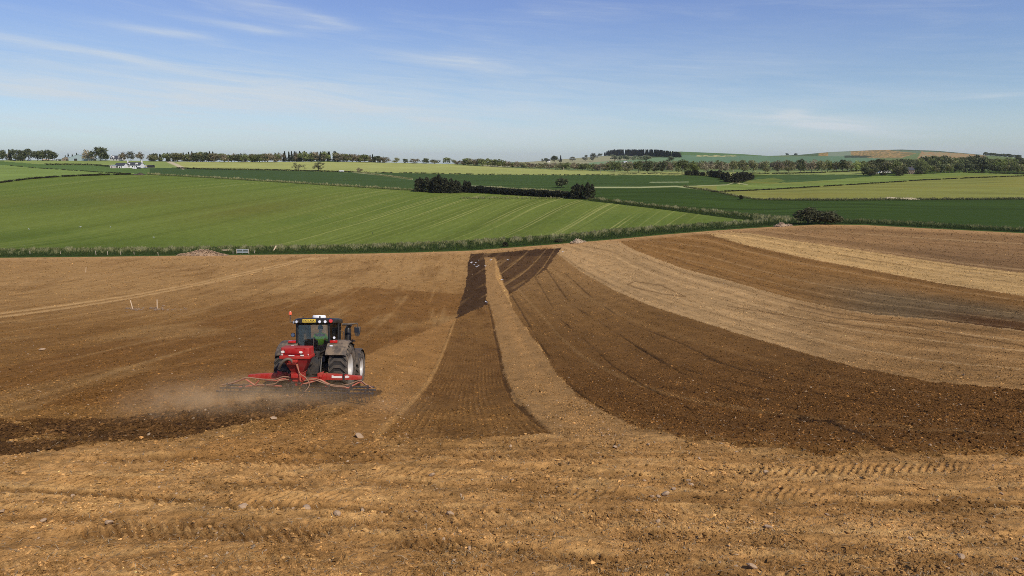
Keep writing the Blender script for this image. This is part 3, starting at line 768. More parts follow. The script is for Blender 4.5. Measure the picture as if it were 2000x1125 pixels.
# ------------------------------------------------------------------ tractor
def make_wheel(name, R, w, cx, cy, side, root, nlug, spin):
    "hub with tyre and rim as sub-parts; chevron blocks across the tread"
    c = (cx, cy, R - .03); s = side
    rr = R * .56
    hub = MB(); hub.lathe([(0, s*(.10)), (.11, s*.10), (.13, s*.04), (.20, s*.02), (.21, -s*.12), (0, -s*.12)], c, n=20)
    for k in range(8):
        a = 2*PI*k/8
        hub.cyl((c[0]+s*.02, c[1]+.165*math.cos(a), c[2]+.165*math.sin(a)), (c[0]+s*.06, c[1]+.165*math.cos(a), c[2]+.165*math.sin(a)), .018, n=6)
    h = hub.build(name, M_frame, root)
    rim = MB(); o = w * .5
    rim.lathe([(.19, s*.0), (.24, s*.02), (rr*.62, s*.05), (rr*.80, s*.02), (rr*.86, s*.03), (rr*.88, s*o*.62), (rr*.96, s*o*.80), (rr*1.04, s*o*.86), (rr*1.05, s*o*.80), (rr*.98, s*o*.5), (rr*.95, -s*o*.5), (rr*1.02, -s*o*.86)], c, n=48)
    for k in range(10):
        a = 2*PI*(k+.5)/10; rim.box((c[0]+s*.055, c[1]+rr*.50*math.cos(a), c[2]+rr*.50*math.sin(a)), (.03, .05, .12), (math.degrees(a) - 90, 0, 0))
    rim.build('rim', M_rim, h)
    t = MB(); R0 = R * .945
    t.lathe([(rr*.98, -o*.80), (rr*1.08, -o*.93), (R*.80, -o*1.02), (R*.90, -o*.98), (R0*.985, -o*.86), (R0, -o*.5), (R0*1.004, 0), (R0, o*.5), (R0*.985, o*.86), (R*.90, o*.98), (R*.80, o*1.02), (rr*1.08, o*.93), (rr*.98, o*.80)], c, n=72)
    t.mi = 2
    t.lathe([(R0*.988, -o*.86), (R0*1.003, -o*.5), (R0*1.007, 0), (R0*1.003, o*.5), (R0*.988, o*.86)], c, n=72)
    t.mi = 1
    lp = 2*PI/nlug
    xs = [-1.0, -.86, -.36, .36, .86, 1.0]; off = [.92, .62, 0, 0, .62, .92]
    for k in range(nlug):
        a0 = k * lp + spin; secs = []
        for x_, of in zip(xs, off):
            a = a0 + of * lp * 1.15 * (-1)
            e = abs(x_) > .9
            rb, rt = (R*.84, R*.93) if e else (R0*.97, R - (.0 if abs(x_) < .5 else .012))
            hw = lp * (.235 if not e else .16)
            secs.append([Vector((c[0]+x_*o*1.0, c[1]-r*math.cos(q), c[2]+r*math.sin(q))) for r, q in ((rb, a-hw*1.15), (rt, a-hw), (rt, a+hw), (rb, a+hw*1.15))])
        t.loft(secs)
    ty = t.build('tyre', [M_tyreside, M_lug, M_tyre], h, sharp=28)
    return h

def make_tractor(loc, rz, rx):
    T = tag(empty('tractor', loc, rz, rx), 'black tractor with a glazed cab and chevron tyres pulling the red harrow', 'tractor')
    for s in (-1, 1): make_wheel('rear_wheel', .95, .76, s*1.08, 0, s, T, 22, .06*s)
    for s in (-1, 1): make_wheel('front_wheel', .75, .58, s*1.05, 2.78, s, T, 20, .1*s)
    # chassis
    b = MB(); b.box((0, .35, .95), (.62, 1.9, .62)).box((0, 2.1, .92), (.50, 1.9, .5)).box((0, -.1, 1.25), (1.0, .9, .25)).box((0, 2.78, .72), (1.5, .24, .26)).box((0, 0, .93), (1.5, .34, .34))
    b.box((0, -.62, 1.0), (.5, .12, .7)).box((.0, -.75, .55), (.22, .3, .14)).box((.62, 1.25, .85), (.34, 1.0, .55)).box((-.62, 1.25, .85), (.34, 1.0, .55))
    b.build('chassis', M_frame, T, bevel=.03)
    for s in (-1, 1):
        l = MB(); l.tube([(s*.36, -.35, .62), (s*.42, -.9, .52), (s*.42, -1.25, .50)], .055, 8); l.build('lower_link', M_frame, T)
        l = MB(); l.cyl((s*.34, -.5, 1.32), (s*.40, -.88, .58), .032, n=8); l.cyl((s*.20, -.42, 1.36), (s*.37, -.55, 1.34), .05, n=8); l.build('lift_rod', M_steel, T)
    l = MB(); l.cyl((0, -.55, 1.12), (-.05, -1.3, 1.02), .035, n=8).cyl((0, -.7, 1.10), (-.02, -.95, 1.07), .055, n=8); l.build('top_link', M_steel, T)
    cpl = MB()
    for k in range(4):
        for j in range(2): cpl.cyl((-.18+.12*k, -.62, 1.42+.1*j), (-.18+.12*k, -.74, 1.40+.1*j), .028, n=8)
    cpl.box((0, -.60, 1.46), (.6, .06, .26)); cpl.build('hydraulic_couplers', M_steel, T)
    # bonnet
    hd = MB(); secs = []
    for y_, w_, zt, zb in ((1.38, .52, 1.98, 1.12), (1.9, .50, 1.97, 1.1), (2.9, .46, 1.86, 1.05), (3.5, .42, 1.74, 1.0), (3.72, .36, 1.60, 1.02)):
        secs.append([Vector(p) for p in ((-w_, y_, zb), (-w_, y_, zt-.16), (-w_*.8, y_, zt-.03), (-w_*.3, y_, zt), (w_*.3, y_, zt), (w_*.8, y_, zt-.03), (w_, y_, zt-.16), (w_, y_, zb))])
    hd.loft(secs); hd.build('bonnet', M_black, T, sharp=40)
    # front mudguards
    for s in (-1, 1):
        g = MB(); secs = []
        for k in range(11):
            a = math.radians(20 + 15*k); r = .84
            secs.append([(s*.80, 2.78 + r*math.cos(a), .74 + r*math.sin(a)), (s*1.30, 2.78 + r*math.cos(a), .74 + r*math.sin(a)), (s*1.34, 2.78 + (r-.05)*math.cos(a), .74 + (r-.05)*math.sin(a)), (s*.80, 2.78 + (r-.03)*math.cos(a), .74 + (r-.03)*math.sin(a))])
        g.loft([[Vector(p) for p in q] for q in secs]); g.box((s*.72, 2.7, 1.35), (.2, .06, .5)); g.build('front_mudguard', M_plastic, T)
    # rear fenders
    for s in (-1, 1):
        g = MB(); secs = []
        for k in range(14):
            a = math.radians(8 + 11.1*k); r = 1.10
            cc, ss = math.cos(a), math.sin(a)
            prof = [(.60, r), (1.20, r), (1.36, r-.025), (1.43, r-.10), (1.40, r-.10), (1.33, r-.055), (1.20, r-.035), (.60, r-.035)]
            secs.append([Vector((s*x_, rr_*cc*1.0, .93 + rr_*ss)) for x_, rr_ in prof])
        g.loft(secs); f = g.build('rear_fender', M_fender, T, sharp=40)
        q = MB(); q.box((s*.84, -.52, 1.965), (.30, .12, .09), (18, 0, 0)); q.build('tail_light', M_redlens, f, bevel=.02)
        q = MB(); q.box((s*.78, -.70, 1.80), (.12, .06, .05), (30, 0, 0)); q.build('marker_light', M_lens, f, bevel=.015)
    # cab lower body and steps
    b = MB()
    b.loft([[Vector(p) for p in ((-.58, -.42, 1.38), (.58, -.42, 1.38), (.74, .5, 1.25), (.60, 1.4, 1.2), (-.60, 1.4, 1.2), (-.74, .5, 1.25))],
            [Vector(p) for p in ((-.63, -.46, 1.72), (.63, -.46, 1.72), (.80, .5, 1.55), (.64, 1.45, 1.5), (-.64, 1.45, 1.5), (-.80, .5, 1.55))]])
    b.build('cab_body', M_black, T, bevel=.02)
    # cab: posts and rails, windows as sub-parts
    zt = 2.70
    P = {'rl': ((-.66, -.47, 1.72), (-.64, -.56, zt)), 'rr': ((.66, -.47, 1.72), (.64, -.56, zt)), 'bl': ((-.80, .50, 1.52), (-.79, .42, zt)), 'br': ((.80, .50, 1.52), (.79, .42, zt)),
         'fl': ((-.64, 1.45, 1.45), (-.66, 1.28, zt)), 'fr': ((.64, 1.45, 1.45), (.66, 1.28, zt))}
    c = MB()
    for k, (p0, p1) in P.items(): c.tube([p0, tuple((a+b_)/2 for a, b_ in zip(p0, p1)), p1], [.055, .05, .055], 8)
    sill = [(-.66, -.47, 1.74), (-.58, -.47, 1.66), (-.30, -.46, 1.52), (-.10, -.46, 1.47), (.10, -.46, 1.47), (.30, -.46, 1.52), (.58, -.47, 1.66), (.66, -.47, 1.74)]
    c.tube(sill, .045, 8); c.tube([P['rl'][1], P['rr'][1]], .05, 8)
    for s in 'lr':
        c.tube([P['r'+s][1], P['b'+s][1], P['f'+s][1]], .045, 8); c.tube([P['r'+s][0], P['b'+s][0], P['f'+s][0]], .045, 8)
    c.tube([P['fl'][1], P['fr'][1]], .045, 8); c.tube([P['fl'][0], P['fr'][0]], .045, 8)
    cab = c.build('cab', M_black, T)
    def pane(name, pts): 
        m = MB(); n = (Vector(pts[1]) - Vector(pts[0])).cross(Vector(pts[2]) - Vector(pts[0])).normalized() * .006
        m.slab(pts, n); return m.build(name, M_glass, cab)
    rw = pane('rear_window', [(-.62, -.545, zt-.03)] + [(x_, -.47, z_+.03) for x_, y_, z_ in sill] + [(.62, -.545, zt-.03)])
    wp = MB(); wp.tube([(0.02, -.50, 1.50), (.02, -.535, 1.75)], .012, 6).box((.02, -.54, 1.9), (.02, .012, .4)); wp.build('wiper', M_plastic, cab)
    for s, k in ((-1, 'l'), (1, 'r')):
        pane('side_window', [P['r'+k][0], P['b'+k][0], P['b'+k][1], P['r'+k][1]]); pane('door_window', [P['b'+k][0], P['f'+k][0], P['f'+k][1], P['b'+k][1]])
    pane('windscreen', [P['fl'][0], P['fr'][0], P['fr'][1], P['fl'][1]])
    se = MB(); se.box((-.02, .30, 1.55), (.50, .5, .14)).box((-.09, .07, 1.80), (.32, .12, .44), (8, 0, 0)).box((-.16, .03, 2.06), (.22, .09, .12), (8, 0, 0)); se.box((.36, .3, 1.72), (.09, .4, .07)).box((-.32, .3, 1.72), (.09, .4, .07)).cyl((.02, .3, 1.25), (.02, .3, 1.5), .16)
    se.build('driver_seat', M_seatcloth, cab, bevel=.04)
    st = MB()
    ring = [(.02 + .2*math.cos(a), .98 + .09*math.sin(a), 1.88 + .16*math.sin(a)) for a in np.linspace(0, 2*PI, 17)]
    st.tube(ring, .018, 6, cap=False).cyl((.02, .98, 1.88), (.02, 1.25, 1.5), .04).box((.55, .75, 1.98), (.05, .06, .26)).box((.0, 1.28, 1.62), (.9, .12, .2))
    st.build('steering_wheel', M_plastic, cab)
    # roof
    r = MB(); secs = []
    for z_, k_, yy in ((2.69, .93, 0), (2.73, 1.0, 0), (2.84, 1.0, 0), (2.90, .95, 0), (2.925, .82, 0)):
        o_ = [(-.58, -.80), (-.30, -.86), (.30, -.86), (.58, -.80), (.76, -.55), (.85, .2), (.80, 1.2), (.60, 1.50), (-.60, 1.50), (-.80, 1.2), (-.85, .2), (-.76, -.55)]
        secs.append([Vector((x_*k_, .33 + (y_-.33)*k_, z_)) for x_, y_ in o_])
    r.loft(secs); roof = r.build('roof', M_black, T, sharp=40)
    ey = -.862
    n = MB(); n.box((-.07, ey-.012, 2.81), (.52, .02, .125)); n.mi = 1
    n.text('SY72 AAA', .112, (-.07, ey-.027, 2.81), Matrix.Rotation(PI/2, 3, 'X') @ Matrix.Diagonal((.92, 1.0, 1.0)), .002, 1)
    n.build('number_plate', [M_yellow, M_ink], roof)
    for x_, y_, z_, rot in ((-.56, -.84, 2.775, -20), (.36, -.87, 2.775, 0), (.56, -.83, 2.775, 18), (-.72, -.66, 2.76, -45)):
        q = MB(); a = math.radians(rot); d = Vector((math.sin(a), -math.cos(a), 0)); p = Vector((x_, y_, z_))
        q.mi = 0; q.cyl(p + d*-.03, p + d*.035, .066, n=14); q.mi = 1; q.cyl(p + d*.034, p + d*.042, .054, n=14); q.build('work_light', [M_plastic, M_lens], roof)
    q = MB(); q.cyl((.72, -.66, 2.80), (.77, -.74, 2.80), .075, n=14); q.build('tail_lamp', M_redlens, roof, bevel=.01)
    q = MB(); secs = []
    for z_, k_ in ((2.925, .95), (2.96, 1.0), (3.02, .96), (3.05, .82)):
        secs.append([Vector((.08 + x_*k_, .1 + y_*k_, z_)) for x_, y_ in [(.29*math.cos(t_)*(1 if abs(math.cos(t_)) < .8 else .98), .19*math.sin(t_)) for t_ in np.linspace(0, 2*PI, 21)[:-1]]])
    q.loft(secs); q.build('satellite_receiver', M_white, roof, sharp=45)
    q = MB(); q.cyl((-.74, -.62, 2.74), (-.90, -.64, 2.78), .018, n=8).cyl((-.90, -.64, 2.74), (-.90, -.64, 3.06), .02, n=8); q.mi = 1; q.lathe([(0, 3.20), (.05, 3.19), (.065, 3.14), (.065, 3.06), (0, 3.06)], (-.90, -.64, 0), 'Z', 14); q.build('beacon', [M_plastic, M_orange], roof)
    q = MB(); q.tube([(.42, .5, 2.90), (.42, .5, 3.05), (.43, .48, 3.32)], [.012, .008, .006], 6); q.build('antenna', M_plastic, roof)
    q = MB(); q.tube([(.33, -.75, 2.9), (.33, -.76, 3.0)], .03, 8); q.build('roof_bracket', M_plastic, roof); q = MB(); q.tube([(-.36, -.7, 2.9), (-.36, -.7, 2.99)], .02, 8); q.build('roof_bracket', M_plastic, roof)
    # mirrors
    q = MB(); q.tube([(.80, 1.05, 2.66), (1.02, 1.10, 2.66), (1.42, 1.15, 2.70), (1.46, 1.15, 2.68), (1.46, 1.15, 2.52)], [.05, .05, .03, .02, .018], 8); ma = q.build('mirror_arm', M_plastic, T)
    q = MB(); q.loft([[Vector((1.30+x_, 1.16+y_, z_)) for x_, y_ in ((0, 0), (.27, 0), (.27, .10), (0, .10))] for z_ in (2.56,)] + [[Vector((1.30+x_, 1.16+y_, 2.30)) for x_, y_ in ((.01, 0), (.26, 0), (.26, .09), (.01, .09))]] + [[Vector((1.30+x_, 1.16+y_, 2.14)) for x_, y_ in ((.07, 0), (.22, 0), (.20, .06), (.09, .06))]])
    mh = q.build('mirror_housing', M_plastic, ma, bevel=.02)
    q = MB(); q.box((1.42, 1.152, 2.42), (.19, .008, .20)); q.build('mirror_glass', mat('dark_mirror', (.02, .02, .02), .3, .2), ma)
    q = MB(); q.tube([(-.80, 1.05, 2.60), (-.98, 1.1, 2.60), (-1.0, 1.1, 2.5)], .03, 8).box((-1.02, 1.12, 2.36), (.17, .1, .34)); q.build('mirror_housing', M_plastic, T, bevel=.015)
    q = MB(); q.tube([(-.78, .3, 2.12), (-.98, .2, 2.20)], .015, 6); q.lathe([(0, .0), (.085, .0), (.095, .02), (.085, .05), (0, .06)], (-1.03, .18, 2.23), 'Y', 16); q.mi = 1; q.lathe([(0, -.004), (.072, -.004), (.074, .0)], (-1.03, .18, 2.23), 'Y', 16); q.build('round_mirror', [M_plastic, M_mirror], T)
    # exhaust stack, hand rail, work lamp on the right-hand post
    q = MB(); q.tube([(.90, 1.78, 1.35), (.90, 1.78, 1.9), (.90, 1.78, 2.42), (.91, 1.78, 2.50)], [.135, .15, .145, .12], 14); q.tube([(.90, 1.78, 2.46), (.93, 1.78, 2.56), (1.02, 1.72, 2.66)], [.11, .10, .09], 12, cap=True); ex = q.build('exhaust_stack', M_black, T, sharp=40)
    q = MB(); q.box((1.11, 1.78, 1.93), (.22, .08, .06)).box((1.09, 1.78, 1.77), (.20, .10, .07)).cyl((1.0, 1.78, 1.6), (1.12, 1.78, 2.0), .03, n=8); q.build('hose_bracket', M_plastic, ex, bevel=.01)
    q = MB(); q.tube([(.80, .62, 1.62), (.92, .68, 1.65), (.95, .70, 2.35), (.82, .60, 2.40)], .016, 6); q.build('hand_rail', M_plastic, T)
    q = MB(); q.tube([(.70, -.20, 2.10), (.80, -.28, 2.12)], .02, 6).cyl((.80, -.26, 2.12), (.81, -.33, 2.12), .06, n=12); q.mi = 1; q.cyl((.81, -.328, 2.12), (.811, -.338, 2.12), .05, n=12); q.build('work_light', [M_plastic, M_lens], T)
    # battery box and steps by the right-hand side
    q = MB(); q.box((.86, 1.55, 1.02), (.42, .8, .52), taper=(.8, .9)); q.tube([(1.02, 1.9, 1.25), (1.12, 1.85, .95), (1.12, 1.2, .90)], .025, 6); q.build('side_tank', M_plastic, T, bevel=.05)
    q = MB()
    for k in range(3): q.box((-.92, 1.3, .55 + .3*k), (.32, .4, .035))
    q.tube([(-1.02, 1.1, .45), (-.98, 1.1, 1.3)], .02, 6).tube([(-1.02, 1.5, .45), (-.98, 1.5, 1.3)], .02, 6); q.build('cab_step', M_plastic, T)
    return T

TR_POS = Vector((-8.10, 27.0, 0)); 
def zat(x, y):
    "height of the smooth ground under a world point"
    lo, hi = float(SKY(1000)) + 4, 1480.0
    for _ in range(50):
        m = .5 * (lo + hi); cy = (CY - m) / F; px = CX + F * x / y * (CP + cy * SP)
        if DEPTH(px, m) < y: hi = m
        else: lo = m
    return float(at(px, m)[2])
zr, zf = zat(-8.1, 27.0), zat(-8.1, 29.78)
TR_POS.z = zr - .03
TPITCH = math.atan2(zf - zr, 2.78)
TRACTOR = make_tractor(TR_POS, math.radians(1.0), TPITCH)

# ------------------------------------------------------------------ driver
def skin_obj(name, verts, edges, radii, mat_, parent, sub=2, root=0):
    me = bpy.data.meshes.new(name); me.from_pydata([Vector(v) for v in verts], edges, [])
    o = link(name, me, parent); me.materials.append(mat_)
    md = o.modifiers.new('skin', 'SKIN'); md.use_smooth_shade = True
    sv = me.skin_vertices[0].data
    for v, r in zip(sv, radii): v.radius = r if hasattr(r, '__len__') else (r, r)
    sv[root].use_root = True
    s = o.modifiers.new('sub', 'SUBSURF'); s.levels = sub; s.render_levels = sub
    return o
M_skin = mat('skin', (.45, .25, .17), .55, 0, .1, 20)
M_hivis = mat('green_hi_vis_cloth', (.50, .92, .05), .8, 0, .15, 18)
M_trouser = mat('navy_cloth', (.02, .024, .04), .9, 0, .2, 20)
M_hair = mat('brown_hair', (.05, .033, .022), .8, 0, .3, 40)
def make_driver(loc, rz, rx):
    D = tag(empty('person', loc, rz, rx), 'driver in a bright green jacket sitting in the tractor cab, hands on the wheel', 'person')
    # continuous body: pelvis first
    V = [(0, .22, 1.70), (0, .18, 1.92), (0, .17, 2.12), (0, .19, 2.25), (0, .22, 2.33), (0, .24, 2.42), (0, .235, 2.50)]
    E = [(0, 1), (1, 2), (2, 3), (3, 4), (4, 5), (5, 6)]; R = [(.15, .12), (.14, .10), (.16, .10), (.06, .055), (.058, .058), (.088, .10), (.07, .08)]
    def chain(a, pts, rad):
        k = a
        for p, r in zip(pts, rad): V.append(p); R.append(r); E.append((k, len(V)-1)); k = len(V)-1
        return k
    chain(5, [(0, .345, 2.40)], [.02])                                    # nose
    for s in (-1, 1): chain(5, [(s*.088, .24, 2.41)], [.016])             # ears
    for s in (-1, 1):
        hip = chain(0, [(s*.10, .28, 1.68), (s*.14, .62, 1.72), (s*.15, .74, 1.40), (s*.15, .84, 1.33)], [.085, .062, .045, .035])
        el = chain(2, [(s*.19, .18, 2.16), (s*.27, .30, 1.95), (s*.17, .72, 1.93), (s*.15, .80, 1.95)], [.06, .047, .034, .03])
        pm = chain(el, [(s*.13, .86, 1.97)], [(.036, .018)])
        for q, (dx, ln) in enumerate(((-.030, .070), (-.010, .080), (.010, .075), (.030, .060))):
            b0 = (s*(.13 + dx), .90, 1.975)
            chain(pm, [b0, (s*(.13 + dx), .90 + ln*.5, 1.975), (s*(.13 + dx), .90 + ln*.75, 1.945)], [.010, .009, .008])
        chain(el, [(s*.115, .83, 1.965), (s*.10, .865, 1.985), (s*.095, .90, 1.99)], [.012, .011, .009])
    body = skin_obj('body', V, E, R, M_skin, D, 2)
    jv = [(0, .21, 1.72), (0, .17, 1.92), (0, .165, 2.13), (0, .19, 2.255)]; je = [(0, 1), (1, 2), (2, 3)]; jr = [(.185, .15), (.18, .135), (.20, .135), (.085, .08)]
    for s in (-1, 1):
        k = 2
        for p, r in (((s*.195, .18, 2.165), .085), ((s*.275, .30, 1.95), .068), ((s*.175, .70, 1.93), .05)):
            jv.append(p); jr.append(r); je.append((k, len(jv)-1)); k = len(jv)-1
    skin_obj('jacket', jv, je, jr, M_hivis, D, 2)
    tv = [(0, .23, 1.68)]; te = []; tr_ = [(.175, .14)]
    for s in (-1, 1):
        k = 0
        for p, r in (((s*.10, .30, 1.68), .105), ((s*.14, .62, 1.72), .08), ((s*.15, .73, 1.42), .06)):
            tv.append(p); tr_.append(r); te.append((k, len(tv)-1)); k = len(tv)-1
    skin_obj('trousers', tv, te, tr_, M_trouser, D, 2)
    h = MB(); h.lathe([(0, .125), (.06, .112), (.098, .06), (.108, .0), (.100, -.05)], (0, .22, 2.46), 'Z', 18); h.build('hair', M_hair, D)
    return D
make_driver(TR_POS + Matrix.Rotation(math.radians(1.0), 3, 'Z') @ (Matrix.Rotation(TPITCH, 3, 'X') @ Vector((.12, -.06, .06))), math.radians(1.0), TPITCH)

# ------------------------------------------------------------------ tine harrow with seed hopper
def make_harrow(loc, rz, rx):
    H = tag(empty('seeder_harrow', loc, rz, rx), 'wide red folding tine harrow with a red seed hopper behind the tractor', 'harrow')
    px = lambda x, y, yy=0.0: (( x - 581) * .0198, yy, (768 - y) * .0206)
    # rails with tines
    for s in (-1, 1):
        for yy, z_ in ((-.10, .26), (-.42, .20), (.30, .27)):
            b = MB(); x0, x1 = s*.12, s*3.05 if yy < .2 else s*2.9
            b.box(((x0+x1)/2, yy, z_), (abs(x1-x0), .06, .06))
            rail = b.build('tine_rail', M_bar if s > 0 else M_steel, H, bevel=.008)
            t = MB(); k = 0
            for xx in np.arange(.2, 2.95, .15):
                xq = s*(xx + (yy+.4)*.09)
                t.tube([(xq, yy, z_), (xq, yy-.03, z_-.06), (xq+.012, yy-.02, .10), (xq, yy-.11, -.05)], .009, 5)
            tt = t.build('tines', M_steel, rail); 
        for xx in (.35, 1.25, 2.1, 2.75):
            b = MB(); b.box((s*xx, -.08, .30), (.035, .85, .05)).box((s*xx, -.42, .24), (.05, .05, .16)).box((s*xx, -.10, .34), (.05, .06, .2))
            b.build('cross_bracket', M_steel, H, bevel=.006)
    # red beams on both wings
    for s in (-1, 1):
        b = MB()
        b.loft([[Vector((s*.62, y_, z_)) for y_, z_ in ((.42, .50), (.60, .50), (.60, .76), (.42, .76))], [Vector((s*1.55, y_, z_)) for y_, z_ in ((.42, .50), (.60, .50), (.60, .72), (.42, .72))],
                [Vector((s*(2.35 if s > 0 else 2.15), y_, z_)) for y_, z_ in ((.42, .54), (.60, .54), (.60, .66), (.42, .66))]])
        bm_ = b.build('wing_beam', M_red, H, bevel=.012)
        b = MB(); b.slab([(s*.30, .34, .48), (s*.95, .34, .48), (s*.98, .34, .74), (s*.80, .34, .84), (s*.62, .34, .64), (s*.30, .34, .60)], (0, .05, 0))
        b.slab([(s*.62, .26, .50), (s*.80, .26, .52), (s*.93, .26, .88), (s*.74, .26, .82)], (0, .07, 0)); b.cyl((s*.80, .22, .68), (s*.80, .42, .68), .05, n=10)
        b.build('hinge_bracket', M_red, H, bevel=.01)
        if s > 0:
            d = MB()
            d.loft([[Vector((x_, .412 + t_, z_)) for x_, z_ in ((1.19, .585), (1.60, .592), (1.60, .672), (1.27, .668), (1.25, .69), (1.19, .69))] for t_ in (0, .012)]); d.build('white_decal', M_decal, bm_)
            d = MB(); d.loft([[Vector((x_, .412 + t_, z_)) for x_, z_ in ((1.72, .59), (1.84, .60), (1.90, .64), (1.82, .69), (1.72, .68))] for t_ in (0, .012)]); d.build('white_decal', M_decal, bm_)
            d = MB(); d.box((1.665, .41, .62), (.07, .02, .26)).box((1.665, .5, .735), (.07, .2, .02)); d.build('strap', M_plastic, bm_)
    # zig-zag tubes of the wings
    zr_ = [(592,747),(625,738),(650,750),(681,753),(704,741),(726,752),(713,756)]
    zl = [(558,736),(537,741),(506,739),(495,750),(476,738),(450,747),(430,751)]
    for pts, nm in ((zr_, 'zigzag_brace'), (zl, 'zigzag_brace')):
        b = MB(); b.tube([px(x_, y_, -.02) for x_, y_ in pts], .034, 8); b.build(nm, M_reddust, H)
    b = MB(); b.tube([px(x_, y_, .02) for x_, y_ in ((548,752),(520,751),(495,751),(462,755))], .026, 8); b.build('zigzag_brace', M_reddust, H)
    b = MB(); b.tube([px(x_, y_, .02) for x_, y_ in ((634,751),(650,750.5))], .028, 8); b.build('zigzag_brace', M_reddust, H)
    b = MB(); b.tube([px(x_, y_, .02) for x_, y_ in ((664,755),(680,754))], .024, 8); b.build('zigzag_brace', M_reddust, H)
    def smooth(pts, n=6):
        P = [Vector(p) for p in pts]; out = []
        for i in range(len(P)-1):
            a, b_, c_, d_ = P[max(i-1, 0)], P[i], P[i+1], P[min(i+2, len(P)-1)]
            for k in range(n):
                t = k / n
                out.append(.5 * ((2*b_) + (c_-a)*t + (2*a-5*b_+4*c_-d_)*t*t + (3*b_-a-3*c_+d_)*t**3))
        return out + [P[-1]]
    for pts, r_ in (([(600,735),(622,737),(640,745),(660,748),(681,746),(704,738.5),(716,746),(728,752)], .020), ([(575,735),(553,733),(537,738),(510,738),(480,735.5),(458,744),(430,750)], .021),
                    ([(571,737),(545,741),(534,747),(500,748.5)], .02), ([(592,740),(615,738.5),(648,749),(676,750.5)], .02)):
        b = MB(); b.tube(smooth([px(x_, y_, -.06) for x_, y_ in pts]), r_, 7); b.build('seed_hose', M_hose, H)
    b = MB(); b.tube(smooth([px(586,706,-.30), px(591,723,-.34), px(603,731,-.36), px(609,745,-.34), px(600,758,-.42), px(591,767,-.46), px(578,767,-.44), px(560,764,-.40)]), .017, 6); b.build('loose_hose', M_hose, H)
    # centre frame and headstock
    b = MB(); b.box((0, .45, .55), (1.3, .14, .14)).box((0, .1, .40), (1.0, .1, .1)).box((-.12, .2, .40), (.1, .9, .1)).box((.26, .2, .40), (.1, .9, .1))
    b.slab([(-.42, .62, .40), (-.30, .62, .40), (-.05, .62, 1.15), (-.15, .62, 1.15)], (0, .05, 0)).slab([(.42, .62, .40), (.30, .62, .40), (.02, .62, 1.15), (.12, .62, 1.15)], (0, .05, 0))
    b.build('headstock', M_frame, H, bevel=.012)
    b = MB(); b.box((.06, .0, .62), (.42, .4, .10)).box((.04, .05, .48), (.30, .3, .2)).box((-.42, .28, .62), (.10, .2, .30)); b.build('centre_frame', M_red, H, bevel=.015)
    # hopper: lid, box, funnel, metering unit
    hp = MB(); zb, zt = 1.40, 1.72
    hp.loft([[Vector((x_, y_, z_)) for x_, y_ in ((-.50, -.36), (.56, -.36), (.58, -.30), (.58, .22), (-.54, .22), (-.54, -.30))] for z_ in (1.58,)] + [[Vector((x_, y_, 1.905)) for x_, y_ in ((-.49, -.34), (.55, -.34), (.57, -.28), (.57, .20), (-.53, .20), (-.53, -.28))]])
    hop = hp.build('hopper', M_redpl, H, bevel=.03, seg=3)
    q = MB(); q.loft([[Vector((x_*k_, y_*k_ + .03*(1-k_), z_)) for x_, y_ in ((-.56, -.40), (.60, -.40), (.60, .24), (-.56, .24))] for z_, k_ in ((1.485, 1.0), (1.60, 1.0))]); q.build('hopper_rim', M_red, hop, bevel=.02)
    q = MB(); q.loft([[Vector(p) for p in ((-.50, -.36, 1.49), (.54, -.36, 1.49), (.54, .20, 1.49), (-.50, .20, 1.49))], [Vector(p) for p in ((-.20, -.22, .98), (.30, -.22, .98), (.30, .24, .98), (-.20, .24, .98))], [Vector(p) for p in ((-.18, -.20, .90), (.22, -.20, .90), (.22, .22, .90), (-.18, .22, .90))]])
    q.build('funnel', mat('deep_red_paint', (.20, .008, .008), .5, 0, .15, 5, dirt=.2, dirt_col=(.25, .09, .06)), hop, bevel=.015)
    q = MB(); q.box((.03, -.02, .78), (.42, .44, .22)).box((.0, -.26, .80), (.34, .06, .14)).box((.03, 0, .905), (.48, .48, .03)); q.build('metering_unit', M_red, hop, bevel=.015)
    q = MB(); q.box((.02, -.385, 1.79), (.74, .035, .20)); q.build('hopper_lid_panel', M_redpl, hop, bevel=.03)
    q = MB(); q.box((.24, -.385, 1.90), (.38, .05, .05)); q.build('lid_handle', M_redpl, hop, bevel=.02)
    for x_, z_, rx_, rz_2 in ((-.42, 1.755, .085, .045), (.28, 1.755, .07, .045)):
        q = MB(); n_ = 20; y_ = -.375 if x_ < -.36 else -.410
        o_ = [Vector((x_ + rx_*math.cos(2*PI*k/n_), y_, z_ + rz_2*math.sin(2*PI*k/n_))) for k in range(n_)]; q.slab(o_, (0, .012, 0)); q.build('oval_sticker', M_decal, hop)
    for ce_, sz_ in (((-.46, -.365, 1.65), (.045, .012, .06)), ((-.08, -.412, 1.62), (.22, .012, .035)), ((.33, -.41, 1.63), (.13, .012, .05)), ((.55, -.37, 1.66), (.03, .012, .05))):
        q = MB(); q.box(ce_, sz_); q.build('white_sticker', M_decal, hop)
    q = MB(); q.box((-.02, -.40, 1.41), (.34, .12, .10)).box((-.08, -.38, 1.30), (.36, .1, .03)); q.build('fan_box', M_red, hop, bevel=.012)
    b = MB(); pts = smooth([(-.62, -.30, 1.10), (-.52, -.40, 1.26), (-.36, -.46, 1.43), (-.20, -.46, 1.50), (-.08, -.43, 1.44), (-.05, -.40, 1.36)], 8)
    b.tube(pts, [.052 if k % 2 else .060 for k in range(len(pts))], 10); b.build('air_hose', M_greyhose, hop, sharp=60)
    b = MB(); b.tube([(.06, -.38, 1.36), (.16, -.32, .98), (.19, -.30, .64)], .022, 6); b.tube([(.19, -.30, .66), (.19, -.34, .90)], .03, 6); b.build('strut', M_reddust, hop)
